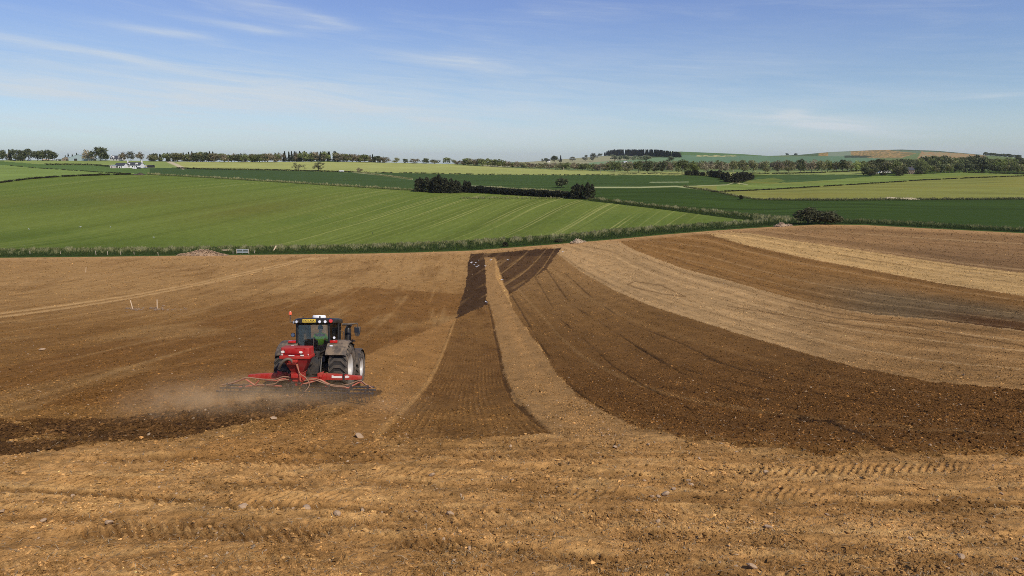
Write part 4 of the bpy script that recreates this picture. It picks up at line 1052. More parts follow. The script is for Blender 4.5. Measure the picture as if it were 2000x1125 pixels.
    b = MB(); b.cyl((-.06, -.34, .52), (-.06, -.36, .04), .022, n=6).box((-.06, -.36, .30), (.05, .05, .2)); b.build('parking_stand', M_steel, H)
    b = MB(); b.cyl((-.28, .10, .55), (.34, .10, .55), .06, n=10).cyl((-.20, -.12, .52), (-.10, -.12, .52), .07, n=10).cyl((.05, -.14, .50), (.16, -.14, .50), .06, n=10); b.build('seed_outlet', M_frame, H)
    return H
HX, HY = -8.28, 25.3
HARROW = make_harrow(Vector((HX, HY, zat(HX, HY) - .01)), math.radians(-2.4), math.atan2(zat(HX, HY+.6) - zat(HX, HY-.6), 1.2) * .6)
# ------------------------------------------------------------------ vegetation
def leaf_mat(name, k=1.0, var=.25):
    m = bpy.data.materials.new(name); nt, N, L = nodes(m)
    out = N.new('ShaderNodeOutputMaterial'); p = N.new('ShaderNodeBsdfPrincipled')
    a = N.new('ShaderNodeAttribute'); a.attribute_name = 'col'
    oi = N.new('ShaderNodeObjectInfo')
    v = ramp(nt, oi.outputs['Random'], [(0, 1 - var), (1, 1 + var)])
    c = mix_rgb(nt, 1.0, a.outputs[0], v, 'MULTIPLY')
    tc = N.new('ShaderNodeTexCoord'); c = mix_rgb(nt, 1.0, c, ramp(nt, noise_n(nt, tc.outputs['Object'], 9, 3, .6), [(.3, .75), (.7, 1.25)]), 'MULTIPLY')
    L.new(c, p.inputs['Base Color']); p.inputs['Roughness'].default_value = .8; p.inputs['Specular IOR Level'].default_value = .2
    t = N.new('ShaderNodeBsdfTranslucent'); L.new(c, t.inputs[0])
    mx = N.new('ShaderNodeMixShader'); mx.inputs[0].default_value = .28
    L.new(p.outputs[0], mx.inputs[1]); L.new(t.outputs[0], mx.inputs[2]); L.new(mx.outputs[0], out.inputs[0])
    return m
M_leaf = leaf_mat('foliage')
M_bark = mat('bark', (.11, .09, .065), .9, 0, .3, 5)
M_pale_bark = mat('pale_bark', (.30, .27, .21), .9, 0, .3, 5)

def leaves(P, Nn, size, col, rng, flat=.5):
    "one small kite-shaped face for every point, facing roughly along Nn"
    n = len(P)
    r = rng.normal(size=(n, 3)); d = Nn * (1 - flat) + r * flat; d /= np.linalg.norm(d, axis=1)[:, None] + 1e-9
    a = np.cross(d, rng.normal(size=(n, 3))); a /= np.linalg.norm(a, axis=1)[:, None] + 1e-9
    b = np.cross(d, a); s = (size * rng.uniform(.6, 1.4, n))[:, None]
    V = np.stack([P - a*s, P + b*s*.55, P + a*s, P - b*s*.55], 1).reshape(-1, 3)
    Fq = np.arange(4*n).reshape(n, 4)
    return V, Fq, np.repeat(col, 4, 0)

def blob_points(n, cs, rs, rng, shell=.35):
    k = rng.choice(len(cs), n, p=np.array(rs)**2/np.sum(np.array(rs)**2))
    d = rng.normal(size=(n, 3)); d /= np.linalg.norm(d, axis=1)[:, None]
    rad = (1 - shell * rng.random(n) ** 1.5) * np.array(rs)[k]
    return np.array(cs)[k] + d * rad[:, None], d, k

def crown_mesh(name, kind, seed, col, n=420, size=.055):
    "crown for a tree one unit tall and about one unit wide"
    rng = np.random.default_rng(seed)
    col = np.array(col)
    if kind in ('round', 'open', 'bare'):
        nb = {'round': 16, 'open': 13, 'bare': 14}[kind]
        cs, rs = [], []
        for i in range(nb):
            a = rng.uniform(0, 2*PI); h = rng.uniform(0, 1)
            R = .34 * math.sqrt(max(.05, 1 - (h - .35) ** 2 * 1.9)) * rng.uniform(.35, 1.0)
            cs.append((R*math.cos(a), R*math.sin(a), .36 + .50*h)); rs.append(rng.uniform(.10, .20) if kind != 'open' else rng.uniform(.05, .11))
        P, d, k = blob_points(n, cs, rs, rng, .5 if kind != 'bare' else .9)
        tone = rng.uniform(.72, 1.28, nb)[k]
    elif kind == 'fir':
        h = rng.random(n) ** 1.25; a = rng.uniform(0, 2*PI, n)
        lay_ = (h * 11) % 1
        R = (1 - h) * .30 * (.62 + .38 * (1 - lay_)) * (.72 + .28 * np.cos(3*a + h*9)) * rng.uniform(.55, 1.05, n) + .008
        P = np.stack([R*np.cos(a), R*np.sin(a), .10 + .90*h], 1); d = np.stack([np.cos(a), np.sin(a), .5 + 0*a], 1); tone = rng.uniform(.7, 1.3, n); k = None
    elif kind == 'cypress':
        cs, rs, sh = [], [], []
        for i in range(8):
            a = rng.uniform(0, 2*PI); R = .30 * math.sqrt(rng.random()); cs.append((R*math.cos(a), R*math.sin(a), 0)); rs.append(rng.uniform(.17, .25)); sh.append(rng.uniform(.80, 1.0) * (1.02 - .5*R))
        k = rng.integers(0, 8, n); h = rng.random(n) ** .85; a = rng.uniform(0, 2*PI, n)
        ln = np.array(rs)[k] * np.minimum(1.0, np.maximum(1 - h, 0) ** .4 * 1.25) * (.72 + .28*np.sin(h*19 + a*2 + k)) * rng.uniform(.7, 1.12, n)
        P = np.array(cs)[k] * (1 + .15*h)[:, None] + np.stack([ln*np.cos(a), ln*np.sin(a), h * np.array(sh)[k]], 1)
        d = np.stack([np.cos(a), np.sin(a), .4 + 0*a], 1); tone = rng.uniform(.6, 1.5, n)
    else:                                                       # bush
        nb = 15; cs, rs = [], []
        for i in range(nb):
            a = rng.uniform(0, 2*PI); R = .36 * math.sqrt(rng.random()); r_ = rng.uniform(.14, .24)
            cs.append((R*math.cos(a), R*math.sin(a), max(.10, (1 - (R/.5)**2) * .80 - r_*.6))); rs.append(r_)
        P, d, k = blob_points(n, cs, rs, rng, .4); P[:, 2] = np.abs(P[:, 2]); tone = rng.uniform(.75, 1.25, nb)[k]
    if kind in ('round', 'open', 'bare'):                      # fill the unit height and width
        P = P - np.array([P[:, 0].mean(), P[:, 1].mean(), 0]); P[:, :2] *= .5 / np.percentile(np.hypot(P[:, 0], P[:, 1]), 96)
        lo, hi_ = P[:, 2].min(), P[:, 2].max(); P[:, 2] = .15 + (P[:, 2] - lo) / (hi_ - lo) * .85
    tone = tone * rng.uniform(.8, 1.2, n)
    V, Fq, Cc = leaves(P, d, size, col[None] * tone[:, None], rng, .55)
    return np_mesh(name, V, Fq, M_leaf, Cc, smooth=False)

def trunk_mesh(name, seed, kind, m):
    r = random.Random(seed); b = MB()
    if kind in ('fir', 'cypress'):
        b.tube([(0, 0, -.03), (.005, 0, .3), (0, 0, .85)], [.022, .016, .004], 6)
    else:
        top = Vector((r.uniform(-.03, .03), r.uniform(-.03, .03), .52)); fork = Vector((top.x*.5, top.y*.5, .28))
        b.tube([(0, 0, -.04), (0, 0, .05), fork, top, top + Vector((r.uniform(-.03, .03), 0, .22))], [.036, .026, .020, .012, .003], 6)
        for i in range(6 if kind != 'open' else 11):
            a = 2*PI*i/6 + r.uniform(-.4, .4); h = r.uniform(.22, .5); p = fork.lerp(top, max(0, (h-.28)/.24)) if h > .28 else Vector((0, 0, h))
            q = Vector((math.cos(a)*r.uniform(.22, .36), math.sin(a)*r.uniform(.22, .36), h + r.uniform(.16, .36)))
            mid = p.lerp(q, .5) + Vector((0, 0, r.uniform(-.02, .05)))
            b.tube([p, mid, q], [.013, .009, .002], 5)
            q2 = q + Vector((r.uniform(-.1, .1), r.uniform(-.1, .1), r.uniform(-.05, .1))); b.tube([mid, q2], [.007, .001], 4)
    return b.mesh(name, m)

PAL = {'green': (.185, .21, .070), 'fresh': (.23, .27, .075), 'brown': (.26, .215, .125), 'olive': (.215, .21, .092), 'dark': (.11, .125, .055), 'fir': (.050, .058, .034), 'cyp': (.042, .044, .022),
       'bush': (.080, .080, .036), 'palehill': (.24, .27, .15), 'greyhill': (.17, .175, .13), 'budding': (.27, .235, .145)}
KIND = {  # name of kind: (crown shape, colour, variants, leaves, leaf size, bark)
 'green': ('round', 'green', 4, 760, .060, M_bark), 'fresh': ('round', 'fresh', 3, 760, .060, M_bark), 'brown': ('bare', 'brown', 4, 800, .050, M_pale_bark), 'olive': ('round', 'olive', 4, 700, .058, M_pale_bark),
 'dark': ('round', 'dark', 3, 800, .062, M_bark), 'fir': ('fir', 'fir', 4, 620, .055, M_bark), 'cypress': ('cypress', 'cyp', 4, 2600, .045, M_bark), 'open': ('open', 'olive', 2, 700, .036, M_bark),
 'bush': ('bush', 'bush', 3, 1500, .045, M_bark), 'palehill': ('round', 'palehill', 2, 600, .07, M_bark), 'greyhill': ('bare', 'greyhill', 2, 600, .06, M_bark), 'budding': ('bare', 'budding', 3, 760, .052, M_pale_bark), 'darkbush': ('bush', 'cyp', 2, 1500, .05, M_bark)}
PROTO = {}
for kname, (shape, pal, nv, nl, ls, bk) in KIND.items():
    PROTO[kname] = [(trunk_mesh('trunk', 100*len(PROTO)+i, shape, bk), crown_mesh('crown', shape, 100*len(PROTO)+i, PAL[pal], nl, ls)) for i in range(nv)]
TR = random.Random(5)
def tree(kind, px, base, hpx, wpx=None, label=None, group=None, name=None, cat='tree', dy=0.0):
    p = at(px, base); h = size_px(px, base, hpx); w = size_px(px, base, wpx) if wpx else h * TR.uniform(.72, .95)
    nm = name or {'fir': 'conifer_tree', 'cypress': 'conifer_tree', 'bush': 'bush', 'darkbush': 'bush'}.get(kind, 'broadleaf_tree')
    o = empty(nm, (p[0], p[1] + dy, p[2] - .15), TR.uniform(0, 6.28)); o.scale = (w * 1.12, w * 1.12, h * 1.05)
    if kind == 'cypress': o.scale = (w * 1.3, w * 1.3, h * 1.05)
    if kind in ('fir',) and not wpx: o.scale = (h * 1.0, h * 1.0, h * 1.04)
    t, c = TR.choice(PROTO[kind])
    link('trunk', t, o); link('crown', c, o)
    return tag(o, label, cat, group)
U = TR.uniform
g = 'trees of the dark clump at the far left'
for x, top, k in ((6,294,'dark'),(20,293,'fir'),(31,293,'dark'),(44,294.5,'dark'),(56,292,'dark'),(73,296,'dark'),(83,294.5,'dark'),(95,293.5,'dark'),(104,297,'dark')):
    tree(k, x, 314.5, 314.5 - top, 17 if k == 'dark' else None, 'dark broad tree in the clump on the skyline at the far left' if k == 'dark' else 'dark pointed conifer rising in the clump at the far left', g)
g = 'small conifers behind the barns'
for x, top in ((113,303),(119,300),(127,301),(136,299),(142,302),(149,303)): tree('fir', x, 313, 313 - top, None, 'small dark conifer behind the farm sheds on the left skyline', g, dy=15)
tree('brown', 173, 314, 21, 22, 'brown budding tree leaning over the right end of the big farm shed')
tree('dark', 197, 314.5, 26, 30, 'tallest dark spreading tree beside the farm sheds, trunk showing below its crown')
tree('dark', 207, 314, 11, 12, 'low dark tree between the tall spreading tree and the white dormer house')
for x, top, k, lb in ((241,297,'brown','grey-brown budding tree just right of the white dormer house'),(256,296,'greyhill','grey open-topped tree second to the right of the white dormer house'),(274,297,'brown','pale brown tree at the left end of the long skyline wood')):
    tree(k, x, 314, 314 - top, 16, lb)
g = 'trees of the long skyline wood behind the pale field'
x = 283.0
while x < 748:
    con = .75 if 555 < x < 655 else (.45 if x < 400 or 470 < x < 560 else .18)
    b = float(SKY(x)) + .6
    top = np.interp(x, [280,330,395,440,500,540,575,640,690,720,748], [301,300,298,301,300,299,297,296.5,301,303,307])
    if random.random() < con: tree('fir', x, b, (b - top) * U(.88, 1.12), None, 'dark pointed conifer in the long wood along the skyline', g, dy=U(0, 30))
    else:
        k = TR.choice(['brown', 'brown', 'olive', 'green', 'dark']); d_ = {'brown': 'brown budding', 'olive': 'olive', 'green': 'green', 'dark': 'dark leafy'}[k]
        tree(k, x, b, (b - top) * U(.8, 1.02), U(14, 21), d_ + ' broadleaf tree in the long wood along the skyline', g, dy=U(-10, 12))
    x += U(2.6, 4.4)
tree('fresh', 396, 315.5, 18.5, 20, 'fresh green round tree standing out of the skyline wood above the track')
tree('fresh', 497, 316.5, 11, 18, 'low bright green tree at the front foot of the skyline wood')
for x in (620, 631): tree('budding', x, 315, 13, 10, 'pale slender birch at the front edge of the conifers on the skyline', 'pale birches before the skyline conifers')
for x in (662, 672): tree('budding', x, 316, 15, 16, 'pale brown birch at the right part of the skyline wood', 'pale birches at the right of the skyline wood')
for x, top, w, k, lb in ((752,307,20,'brown','wide brown tree first right of the gap in the skyline wood'),(774,308,14,'olive','round olive tree second right of the gap in the skyline wood'),(792,310.5,11,'dark','small dark pointed tree third right of the gap in the skyline wood'),
      (810,310,20,'brown','low wide brown tree on the crest of the pale field'),(832,309.5,14,'dark','dark ragged tree on the crest of the pale field'),(849,312,19,'olive','low olive tree on the crest of the pale field, beside a dark ragged one'),
      (873,308,15,'green','tallest rounded green tree on the crest of the pale field'),(887,312,10,'olive','small olive tree right of the tallest rounded tree on the crest')):
    b = float(SKY(x)) + .8; tree(k, x, b, b - top, w, lb)
g = 'trees of the row below the low skyline'
x = 897.0
while x < 1205:
    b = float(f_P(x)) + .4; top = np.interp(x, [897,915,935,960,985,1010,1040,1080,1110,1140,1170,1205], [313,309,308,311,314,314.5,318,318.5,317,318.5,318,316])
    k = TR.choice(['green', 'olive', 'brown', 'olive', 'green']) if not 1030 < x < 1085 else TR.choice(['brown', 'brown', 'olive'])
    tree(k, x, b, (b - top) * U(.82, 1.05), U(15, 23), {'green': 'green', 'olive': 'olive', 'brown': 'brown budding'}[k] + ' tree in the row along the top edge of the pale field', g, dy=U(-10, 25))
    x += U(7, 11)
g = 'pale trees of the back row in the parkland'
x = 1205.0
while x < 1700:
    k = TR.choice(['budding', 'olive', 'brown', 'budding', 'green']); tree(k, x, 332.5, U(14, 19), U(14, 20), {'budding': 'pale buff', 'olive': 'olive', 'brown': 'brown', 'green': 'green'}[k] + ' tree in the back row of the parkland on the right', g, dy=U(0, 40)); x += U(6, 10)
g = 'front trees of the parkland row'
for x, top, b, w, k in ((1207,316,336,18,'green'),(1226,317,337,18,'olive'),(1247,315,337,20,'green'),(1265,315,338,18,'dark'),(1278,318,337,13,'olive'),(1293,315.5,337,18,'dark'),(1308,318,336,14,'brown'),(1332,313,340,25,'green'),(1355,315.5,339,20,'fresh'),(1383,316,337,20,'budding'),(1404,317,337,16,'budding'),
                    (1418,319,337,14,'budding'),(1432,313.5,337,20,'olive'),(1452,313,337,22,'olive'),(1470,314,338,16,'olive'),(1494,315,339,20,'olive'),(1521,314,338,24,'brown'),(1540,313,337,20,'olive'),(1563,312,338,17,'dark'),(1585,313,336,22,'brown'),(1604,314,337,18,'olive'),(1616,313.5,336,18,'green'),(1633,315,336,17,'olive'),(1645,313,336,14,'dark'),(1657,314,336,16,'olive'),(1674,315,335,17,'fresh')):
    d_ = {'green': 'rounded green', 'olive': 'olive', 'dark': 'dark', 'brown': 'brown', 'fresh': 'fresh green', 'budding': 'pale buff'}[k]
    lb = 'largest rounded green tree of the parkland front row, dark gap under its crown' if x == 1332 else d_ + ' tree with a visible trunk in the front row of the parkland'
    tree(k, x, b, b - top, w, lb, None if x == 1332 else g)
g = 'trees of the wood around the houses at the far right'
for row, (boff, hk, dyy) in enumerate(((0, 1.0, 0), (-4, 1.0, 25), (-9, .95, 60))):
    x = 1690.0 + row * 4
    while x < 2010:
        b = np.interp(x, [1690,1760,1800,1850,1900,2000], [343.5,343.5,340,338,336,337.5]) + boff
        top = np.interp(x, [1690,1720,1780,1820,1850,1880,1930,1955,1990,2010], [314,313,309,307,304.5,306,305,311,309,308]) 
        f_ = {0: .55, 1: .82, 2: 1.0}[row]
        k = TR.choice(['dark', 'green', 'dark', 'olive', 'fresh' if x > 1950 else 'green']) if not 1880 < x < 1935 else TR.choice(['dark', 'fir', 'dark'])
        if row == 0 and (1715 < x < 1748 or 1765 < x < 1790): x += 6; continue
        hp = (b - top) * f_ * U(.85, 1.05)
        tree(k, x, b, hp, min(hp * .95, U(17, 25)) if k != 'fir' else None, {'dark': 'dark', 'green': 'mid green', 'olive': 'olive', 'fresh': 'fresh green', 'fir': 'dark pointed conifer-like'}[k] + ' tree in the wood around the houses at the far right', g, dy=dyy*.2)
        x += U(7, 11)
for x, w, h in ((1703,16,11),(1724,12,9),(1757,14,10),(1795,16,10)): tree('bush', x, 344 if x < 1780 else 342, h, w, 'low dark garden bush in front of the houses at the far right', 'garden bushes before the houses', 'bush', 'bush')
g = 'pale round trees on the hillside below the hill wood'
for x, t_, b, w in ((1200,302,313,14),(1212,304,313.5,13),(1224,303,313.5,15),(1238,304,314,13),(1250,305,314.5,12),(1263,303.5,315,18),(1310,305,316.5,14)): tree('palehill', x, b, b - t_, w, 'pale round tree on the hillside below the dark hill wood', g)
for x, t_, b, w, k, lb in ((1060,310,317,8,'greyhill','small grey tree beside the white hill cottage, on its left'),(1067,309,317,8,'dark','small dark tree touching the white hill cottage on its left'),(1083,305,317,13,'dark','dark bluish round tree right of the white hill cottage'),(1095,304,317,None,'fir','narrow conifer on the hillside right of the dark round tree'),
                        (1118,306.5,315,11,'greyhill','lone grey round tree halfway up the left hillside'),(1143,303,315,13,'greyhill','grey bare tree on the hillside, left of the larger bare one'),(1158,299.5,315,18,'greyhill','larger grey bare tree below the left end of the hill wood'),(1172,300,305,10,'dark','small dark tree at the left end of the hill wood')):
    tree(k, x, b, b - t_, w, lb)
for x in (1537, 1554): tree('dark', x, 303.5, 4, 6, 'tiny dark tree on the dip of the far hill skyline', 'tiny trees in the dip of the hill skyline')
x = 1924.0
while x < 1992: tree('dark', x, float(SKY(x)) + 1, U(5, 7), 8, 'small dark tree on the far right skyline beyond the wood', 'small trees on the far right skyline'); x += U(5, 8)
# dark conifers in the middle distance
for x, t_, b, w, lb in ((821,347,374,24,'dark shaggy conifer at the left end of the middle clump'),(838,343,375,27,'tall dark shaggy conifer second from the left in the middle clump'),(857,342,376,30,'tallest dark shaggy conifer in the centre of the middle clump'),(875,344,376.5,27,'dark shaggy conifer fourth from the left in the middle clump'),
                    (890,352,377,22,'lower dark conifer at the right end of the middle clump'),(912,350,376,18,'small round dark conifer just right of the middle clump'),(1127,359,388,25,'left one of two joined dark conifers at the right end of the dark hedge'),(1147,357,388.5,26,'right one of two joined dark conifers at the right end of the dark hedge')):
    tree('cypress', x, b, b - t_, w, lb)
tree('dark', 1097, 366.5, 18.5, 23, 'lone round dark tree standing in the dark green crop')
for x, t_, b, w, lb in ((1446,379,390,10,'small lone dark tree on the corner of the olive field'),): tree('darkbush', x, b, b - t_, w, lb, None, 'broadleaf_tree')
tree('open', 583, 333.5, 15.5, 24, 'smaller open-crowned gnarled tree, left one of the pair on the field hedge')
tree('open', 622, 333.5, 16.5, 29, 'larger open-crowned gnarled tree, right one of the pair on the field hedge')
tree('brown', 702, 336.5, 9, 12, 'small wind-bent brown tree on the hedge right of the white trailer')
g = 'dark conifers of the copse before the parkland'
for x, t_, b, w in ((1345,333,342.5,15),(1357,331.5,342.5,17),(1370,335,343,14),(1389,332.5,345,18),(1402,331,347,20),(1414,334,351,20),(1425,336,356,22),(1438,337,356.5,20),(1449,336,354,19),(1459,335.5,352,18),(1467,338,350,14)):
    tree('cypress', x, b, b - t_, w, 'dark bushy conifer in the copse in front of the parkland trees', g)
tree('bush', 1578, 437.5, 37, 54, 'large dark rounded bush at the edge of the bare soil, its left and taller half', None, 'bush', 'bush'); tree('bush', 1611, 437.5, 32, 56, 'large dark rounded bush at the edge of the bare soil, its right and lower half', None, 'bush', 'bush')
tree('darkbush', 987, 481.5, 12, 12, 'small black round bush in the grass margin near the centre', None, 'bush', 'bush'); tree('bush', 1093, 472, 9, 20, 'low dark bush in the grass margin beside the stone heap', None, 'bush', 'bush')

def scatter_mesh(name, P, Nn, size, col, seed, flat=.6, label=None, cat=None, kind=None, group=None):
    rng = np.random.default_rng(seed); V, Fq, Cc = leaves(P, Nn, size, col, rng, flat)
    return tag(link(name, np_mesh(name, V, Fq, M_leaf, Cc, smooth=False)), label, cat, group, kind)
def path_points(pts, n, rng):
    p = np.array(pts, float); L = np.hypot(np.diff(p[:, 0]), np.diff(p[:, 1])); c = np.concatenate([[0], np.cumsum(L)])
    t = rng.random(n) * c[-1]; return np.interp(t, c, p[:, 0]), np.interp(t, c, p[:, 1])
def hedge(pts, hpx, per, col, seed, label, gaps=0.0, wid=1.2, size=.3):
    rng = np.random.default_rng(seed); L = sum(math.hypot(b[0]-a[0], b[1]-a[1]) for a, b in zip(pts[:-1], pts[1:])); n = int(L * per)
    x, y = path_points(pts, n, rng)
    if gaps: 
        keep = noise(x * .09, x * 0 + seed, seed) + .5 * noise(x * .31, x * 0, seed) > gaps - .35; x, y = x[keep], y[keep]
    G = at(x, y); hm = DEPTH(x, y) / F * hpx * (.75 + .5 * (noise(x * .12, x * 0, seed + 1) + .4))
    h = hm * rng.random(len(x)) ** .7
    P = G + np.stack([rng.normal(0, wid * .4, len(x)), rng.normal(0, wid * .5, len(x)), h], 1)
    Nn = np.stack([rng.normal(0, .4, len(x)), -np.ones(len(x)), .8 * np.ones(len(x))], 1)
    return scatter_mesh('hedge', P, Nn, size, np.array(col)[None] * rng.uniform(.6, 1.4, (len(x), 1)), seed, .6, label, 'hedge')
HD = (.030, .034, .014)
hedge([(345,329),(400,331),(480,332),(560,333.5),(640,335.5),(690,336.5)], 2.6, 16, HD, 1, 'long dark field hedge under the pair of gnarled trees')
hedge([(700,337),(800,338.5),(950,341.5),(1100,342.5),(1190,342)], 2.2, 9, HD, 2, 'broken dark hedge along the lower edge of the pale field', .35)
hedge([(896,375),(950,377),(1010,381),(1060,384),(1118,386.5)], 11, 90, (.0165, .019, .010), 3, 'tall dark clipped conifer hedge running from the middle clump to the joined conifers', 0, 2.2, .42)
hedge([(90,322.5),(130,322.5),(180,323),(212,326),(222,328.5)], 3.2, 18, HD, 4, 'dark hedge curving down to the white cottage on the left')
hedge([(20,324),(70,328.5),(130,332.5),(200,337),(235,338.5)], 1.6, 9, HD, 5, 'thin dark hedge line crossing the slope left of the white cottage', .3)
hedge([(-60,366),(0,357.5),(60,350),(120,345.5),(200,342.5),(256,341)], 3.2, 22, (.050, .050, .022), 6, 'rough tufted hedge bank along the top of the striped field on the left', .12)
hedge([(1390,375.5),(1500,371),(1600,365),(1700,359),(1800,352.5),(1900,348),(2010,344)], 2.0, 11, (.045, .046, .018), 7, 'dark hedge line slanting up through the olive field on the right', .1)
hedge([(1445,339),(1520,340),(1600,338),(1700,333.5)], 2.4, 14, HD, 8, 'dark hedge along the foot of the parkland trees', .1)
hedge([(1190,341.5),(1260,340),(1330,341),(1345,342)], 1.8, 9, HD, 9, 'low broken hedge under the left part of the parkland row', .3)
hedge([(1880,337.5),(1940,339),(2010,340.5)], 2.2, 11, (.040, .040, .018), 10, 'low hedge under the wood at the far right edge', .15)

# grass margins: uncountable blades
def blades(name, lo, hi, x0, x1, n, hmin, hmax, pal, seed, power=1.0, wid=.10, tall_at=1.0):
    rng = np.random.default_rng(seed); x = rng.uniform(x0, x1, n); s = rng.random(n) ** power
    y = lo(x) * (1 - s) + hi(x) * s; G = at(x, y)
    cl = noise(x * .07, s * 2, seed) + .7 * noise(x * .23, s * 4, seed + 1) + .5 * noise(x * .8, s * 6, seed + 2)
    rise = sstep(.25, .8, s + .35 * cl) if tall_at > .5 else .6 + 0 * s
    h = (hmin + (hmax - hmin) * rise) * rng.uniform(.45, 1.15, n) * np.clip(.9 + .8 * cl, .35, 1.6)
    a = rng.uniform(0, 2*PI, n); w = wid * rng.uniform(.6, 1.5, n); lean = rng.normal(0, .25, (n, 2)) * h[:, None]
    dx, dy = np.cos(a) * w, np.sin(a) * w
    V = np.stack([G + np.stack([dx, dy, -.05 + 0*dx], 1), G - np.stack([dx, dy, .05 + 0*dx], 1), G + np.stack([lean[:, 0], lean[:, 1], h], 1)], 1).reshape(-1, 3)
    pal = np.array(pal); q = np.clip(.10 + .72 * rise * (.55 + .9 * (cl + .3)) + rng.normal(0, .13, n), 0, .999) * (len(pal) - 1)
    i = q.astype(int); f = (q - i)[:, None]; c = pal[i] * (1 - f) + pal[np.minimum(i + 1, len(pal) - 1)] * f
    tag(link(name, np_mesh(name, V, np.arange(3*n).reshape(n, 3), M_leaf, np.repeat(c, 3, 0), smooth=False)), 'rough grass growing along the field margins', 'grass', None, 'stuff')
VP = [(.032, .052, .012), (.044, .070, .016), (.070, .098, .026), (.120, .140, .042), (.23, .23, .085), (.36, .34, .16)]
sh = lambda f, d: (lambda x: f(x) + d)
blades('rough_grass', sh(EDGE, -1.0), f_g, -60, 1490, 95000, .22, .85, VP, 21, .85, .11)
blades('rough_grass', sh(EDGE, -1.0), f_T2, 1470, 2060, 36000, .2, .8, VP[:5], 22, .9, .11)
blades('rough_grass', f_T, f_T2, 1150, 1560, 30000, .25, .9, VP, 23, 1.0, .13)
blades('rough_grass', sh(f_T, .6), sh(f_T, -1.6), 288, 830, 9000, .4, 1.1, VP[2:], 24, 1.0, .25)
blades('rough_grass', sh(f_O, 1.2), sh(f_O, -.8), 1335, 2010, 12000, .3, .9, VP[2:], 25, 1.0, .25)
f_h3 = curve([(896,372),(950,373),(1010,377),(1060,379),(1118,384)])
blades('rough_grass', curve([(700,337),(805,351)]), curve([(690,335.5),(805,349.2)]), 690, 805, 2500, .3, .8, VP[3:], 26, 1.0, .3)
blades('rough_grass', sh(f_h3, -5.5), sh(f_h3, -7.5), 905, 1110, 4500, .3, .9, VP[3:], 27, 1.0, .25)
blades('rough_grass', curve([(1120,389.5),(1160,390)]), curve([(1120,386),(1160,386.5)]), 896, 1165, 1200, .3, .8, VP[2:], 28, 1.0, .2)

# the far wood on the hill reads as one dark mass
def hill_wood():
    rng = np.random.default_rng(77); Vs, Fs, Cs, o = [], [], [], 0
    pr = [PROTO['fir'][i][1] for i in range(4)]
    data = []
    for me in pr:
        v = np.empty(len(me.vertices)*3, np.float32); me.vertices.foreach_get('co', v); f = np.empty(len(me.loops), np.int32); me.loops.foreach_get('vertex_index', f); data.append((v.reshape(-1, 3), f.reshape(-1, 4)))
    for k in range(420):
        x = rng.uniform(1180, 1330); s = rng.random(); b = np.interp(x, [1178,1250,1330], [304.5,306.5,308.5]) - s * 2.2
        b = max(b, float(SKY(x)) + .3)
        p = at(x, b); tp = np.interp(x, [1178,1186,1200,1280,1325,1332], [299,294.5,292.5,292.5,297,300]); h = size_px(x, b, max(3.0, b - tp)) * rng.uniform(.9, 1.04)
        v, f = data[k % 4]; v = v * np.array([h*.62, h*.62, h]) + p; Vs.append(v); Fs.append(f + o); o += len(v)
        Cs.append(np.tile(np.array((.030, .036, .030)) * rng.uniform(.7, 1.2), (len(v), 1)))
    tag(link('hill_woodland', np_mesh('hill_woodland', np.concatenate(Vs), np.concatenate(Fs), M_leaf, np.concatenate(Cs), smooth=False)), 'dark conifer wood covering the crown of the far hill', 'wood', None, 'stuff')
hill_wood()
# ------------------------------------------------------------------ buildings and small things
M_wallw = mat('white_harling', (.78, .76, .72), .9, 0, .08, 1.5)
M_stone = mat('brown_rubble_wall', (.25, .20, .145), .9, 0, .25, 1.2)
M_slate = mat('slate_roof', (.045, .047, .052), .7, 0, .2, 1.5)
M_sheet = mat('pale_sheet_roof', (.36, .44, .44), .55, 0, .10, .4)
M_window = mat('window_pane', (.02, .024, .03), .1, 0, .2, 3)
M_wood = mat('weathered_timber', (.42, .34, .24), .85, 0, .2, 3)
M_stake = mat('fresh_sawn_stake', (.66, .50, .32), .8, 0, .12, 6)
M_pole = mat('grey_pole', (.20, .18, .15), .9, 0, .2, 2)
M_galv = mat('galvanised_tube', (.55, .57, .56), .5, .3, .1, 6)
M_cream = mat('cream_panel', (.62, .50, .30), .7, 0, .1, 1)
M_rubble = mat('rubble_stone', (.30, .20, .115), .95, 0, .5, 1.4)
M_drk = mat('dark_shed_paint', (.03, .028, .026), .8, 0, .3, 1)
M_pvan = mat('white_vehicle_paint', (.75, .74, .72), .4, 0, .05, 2)
M_glassd = mat('vehicle_glass', (.02, .022, .026), .1)

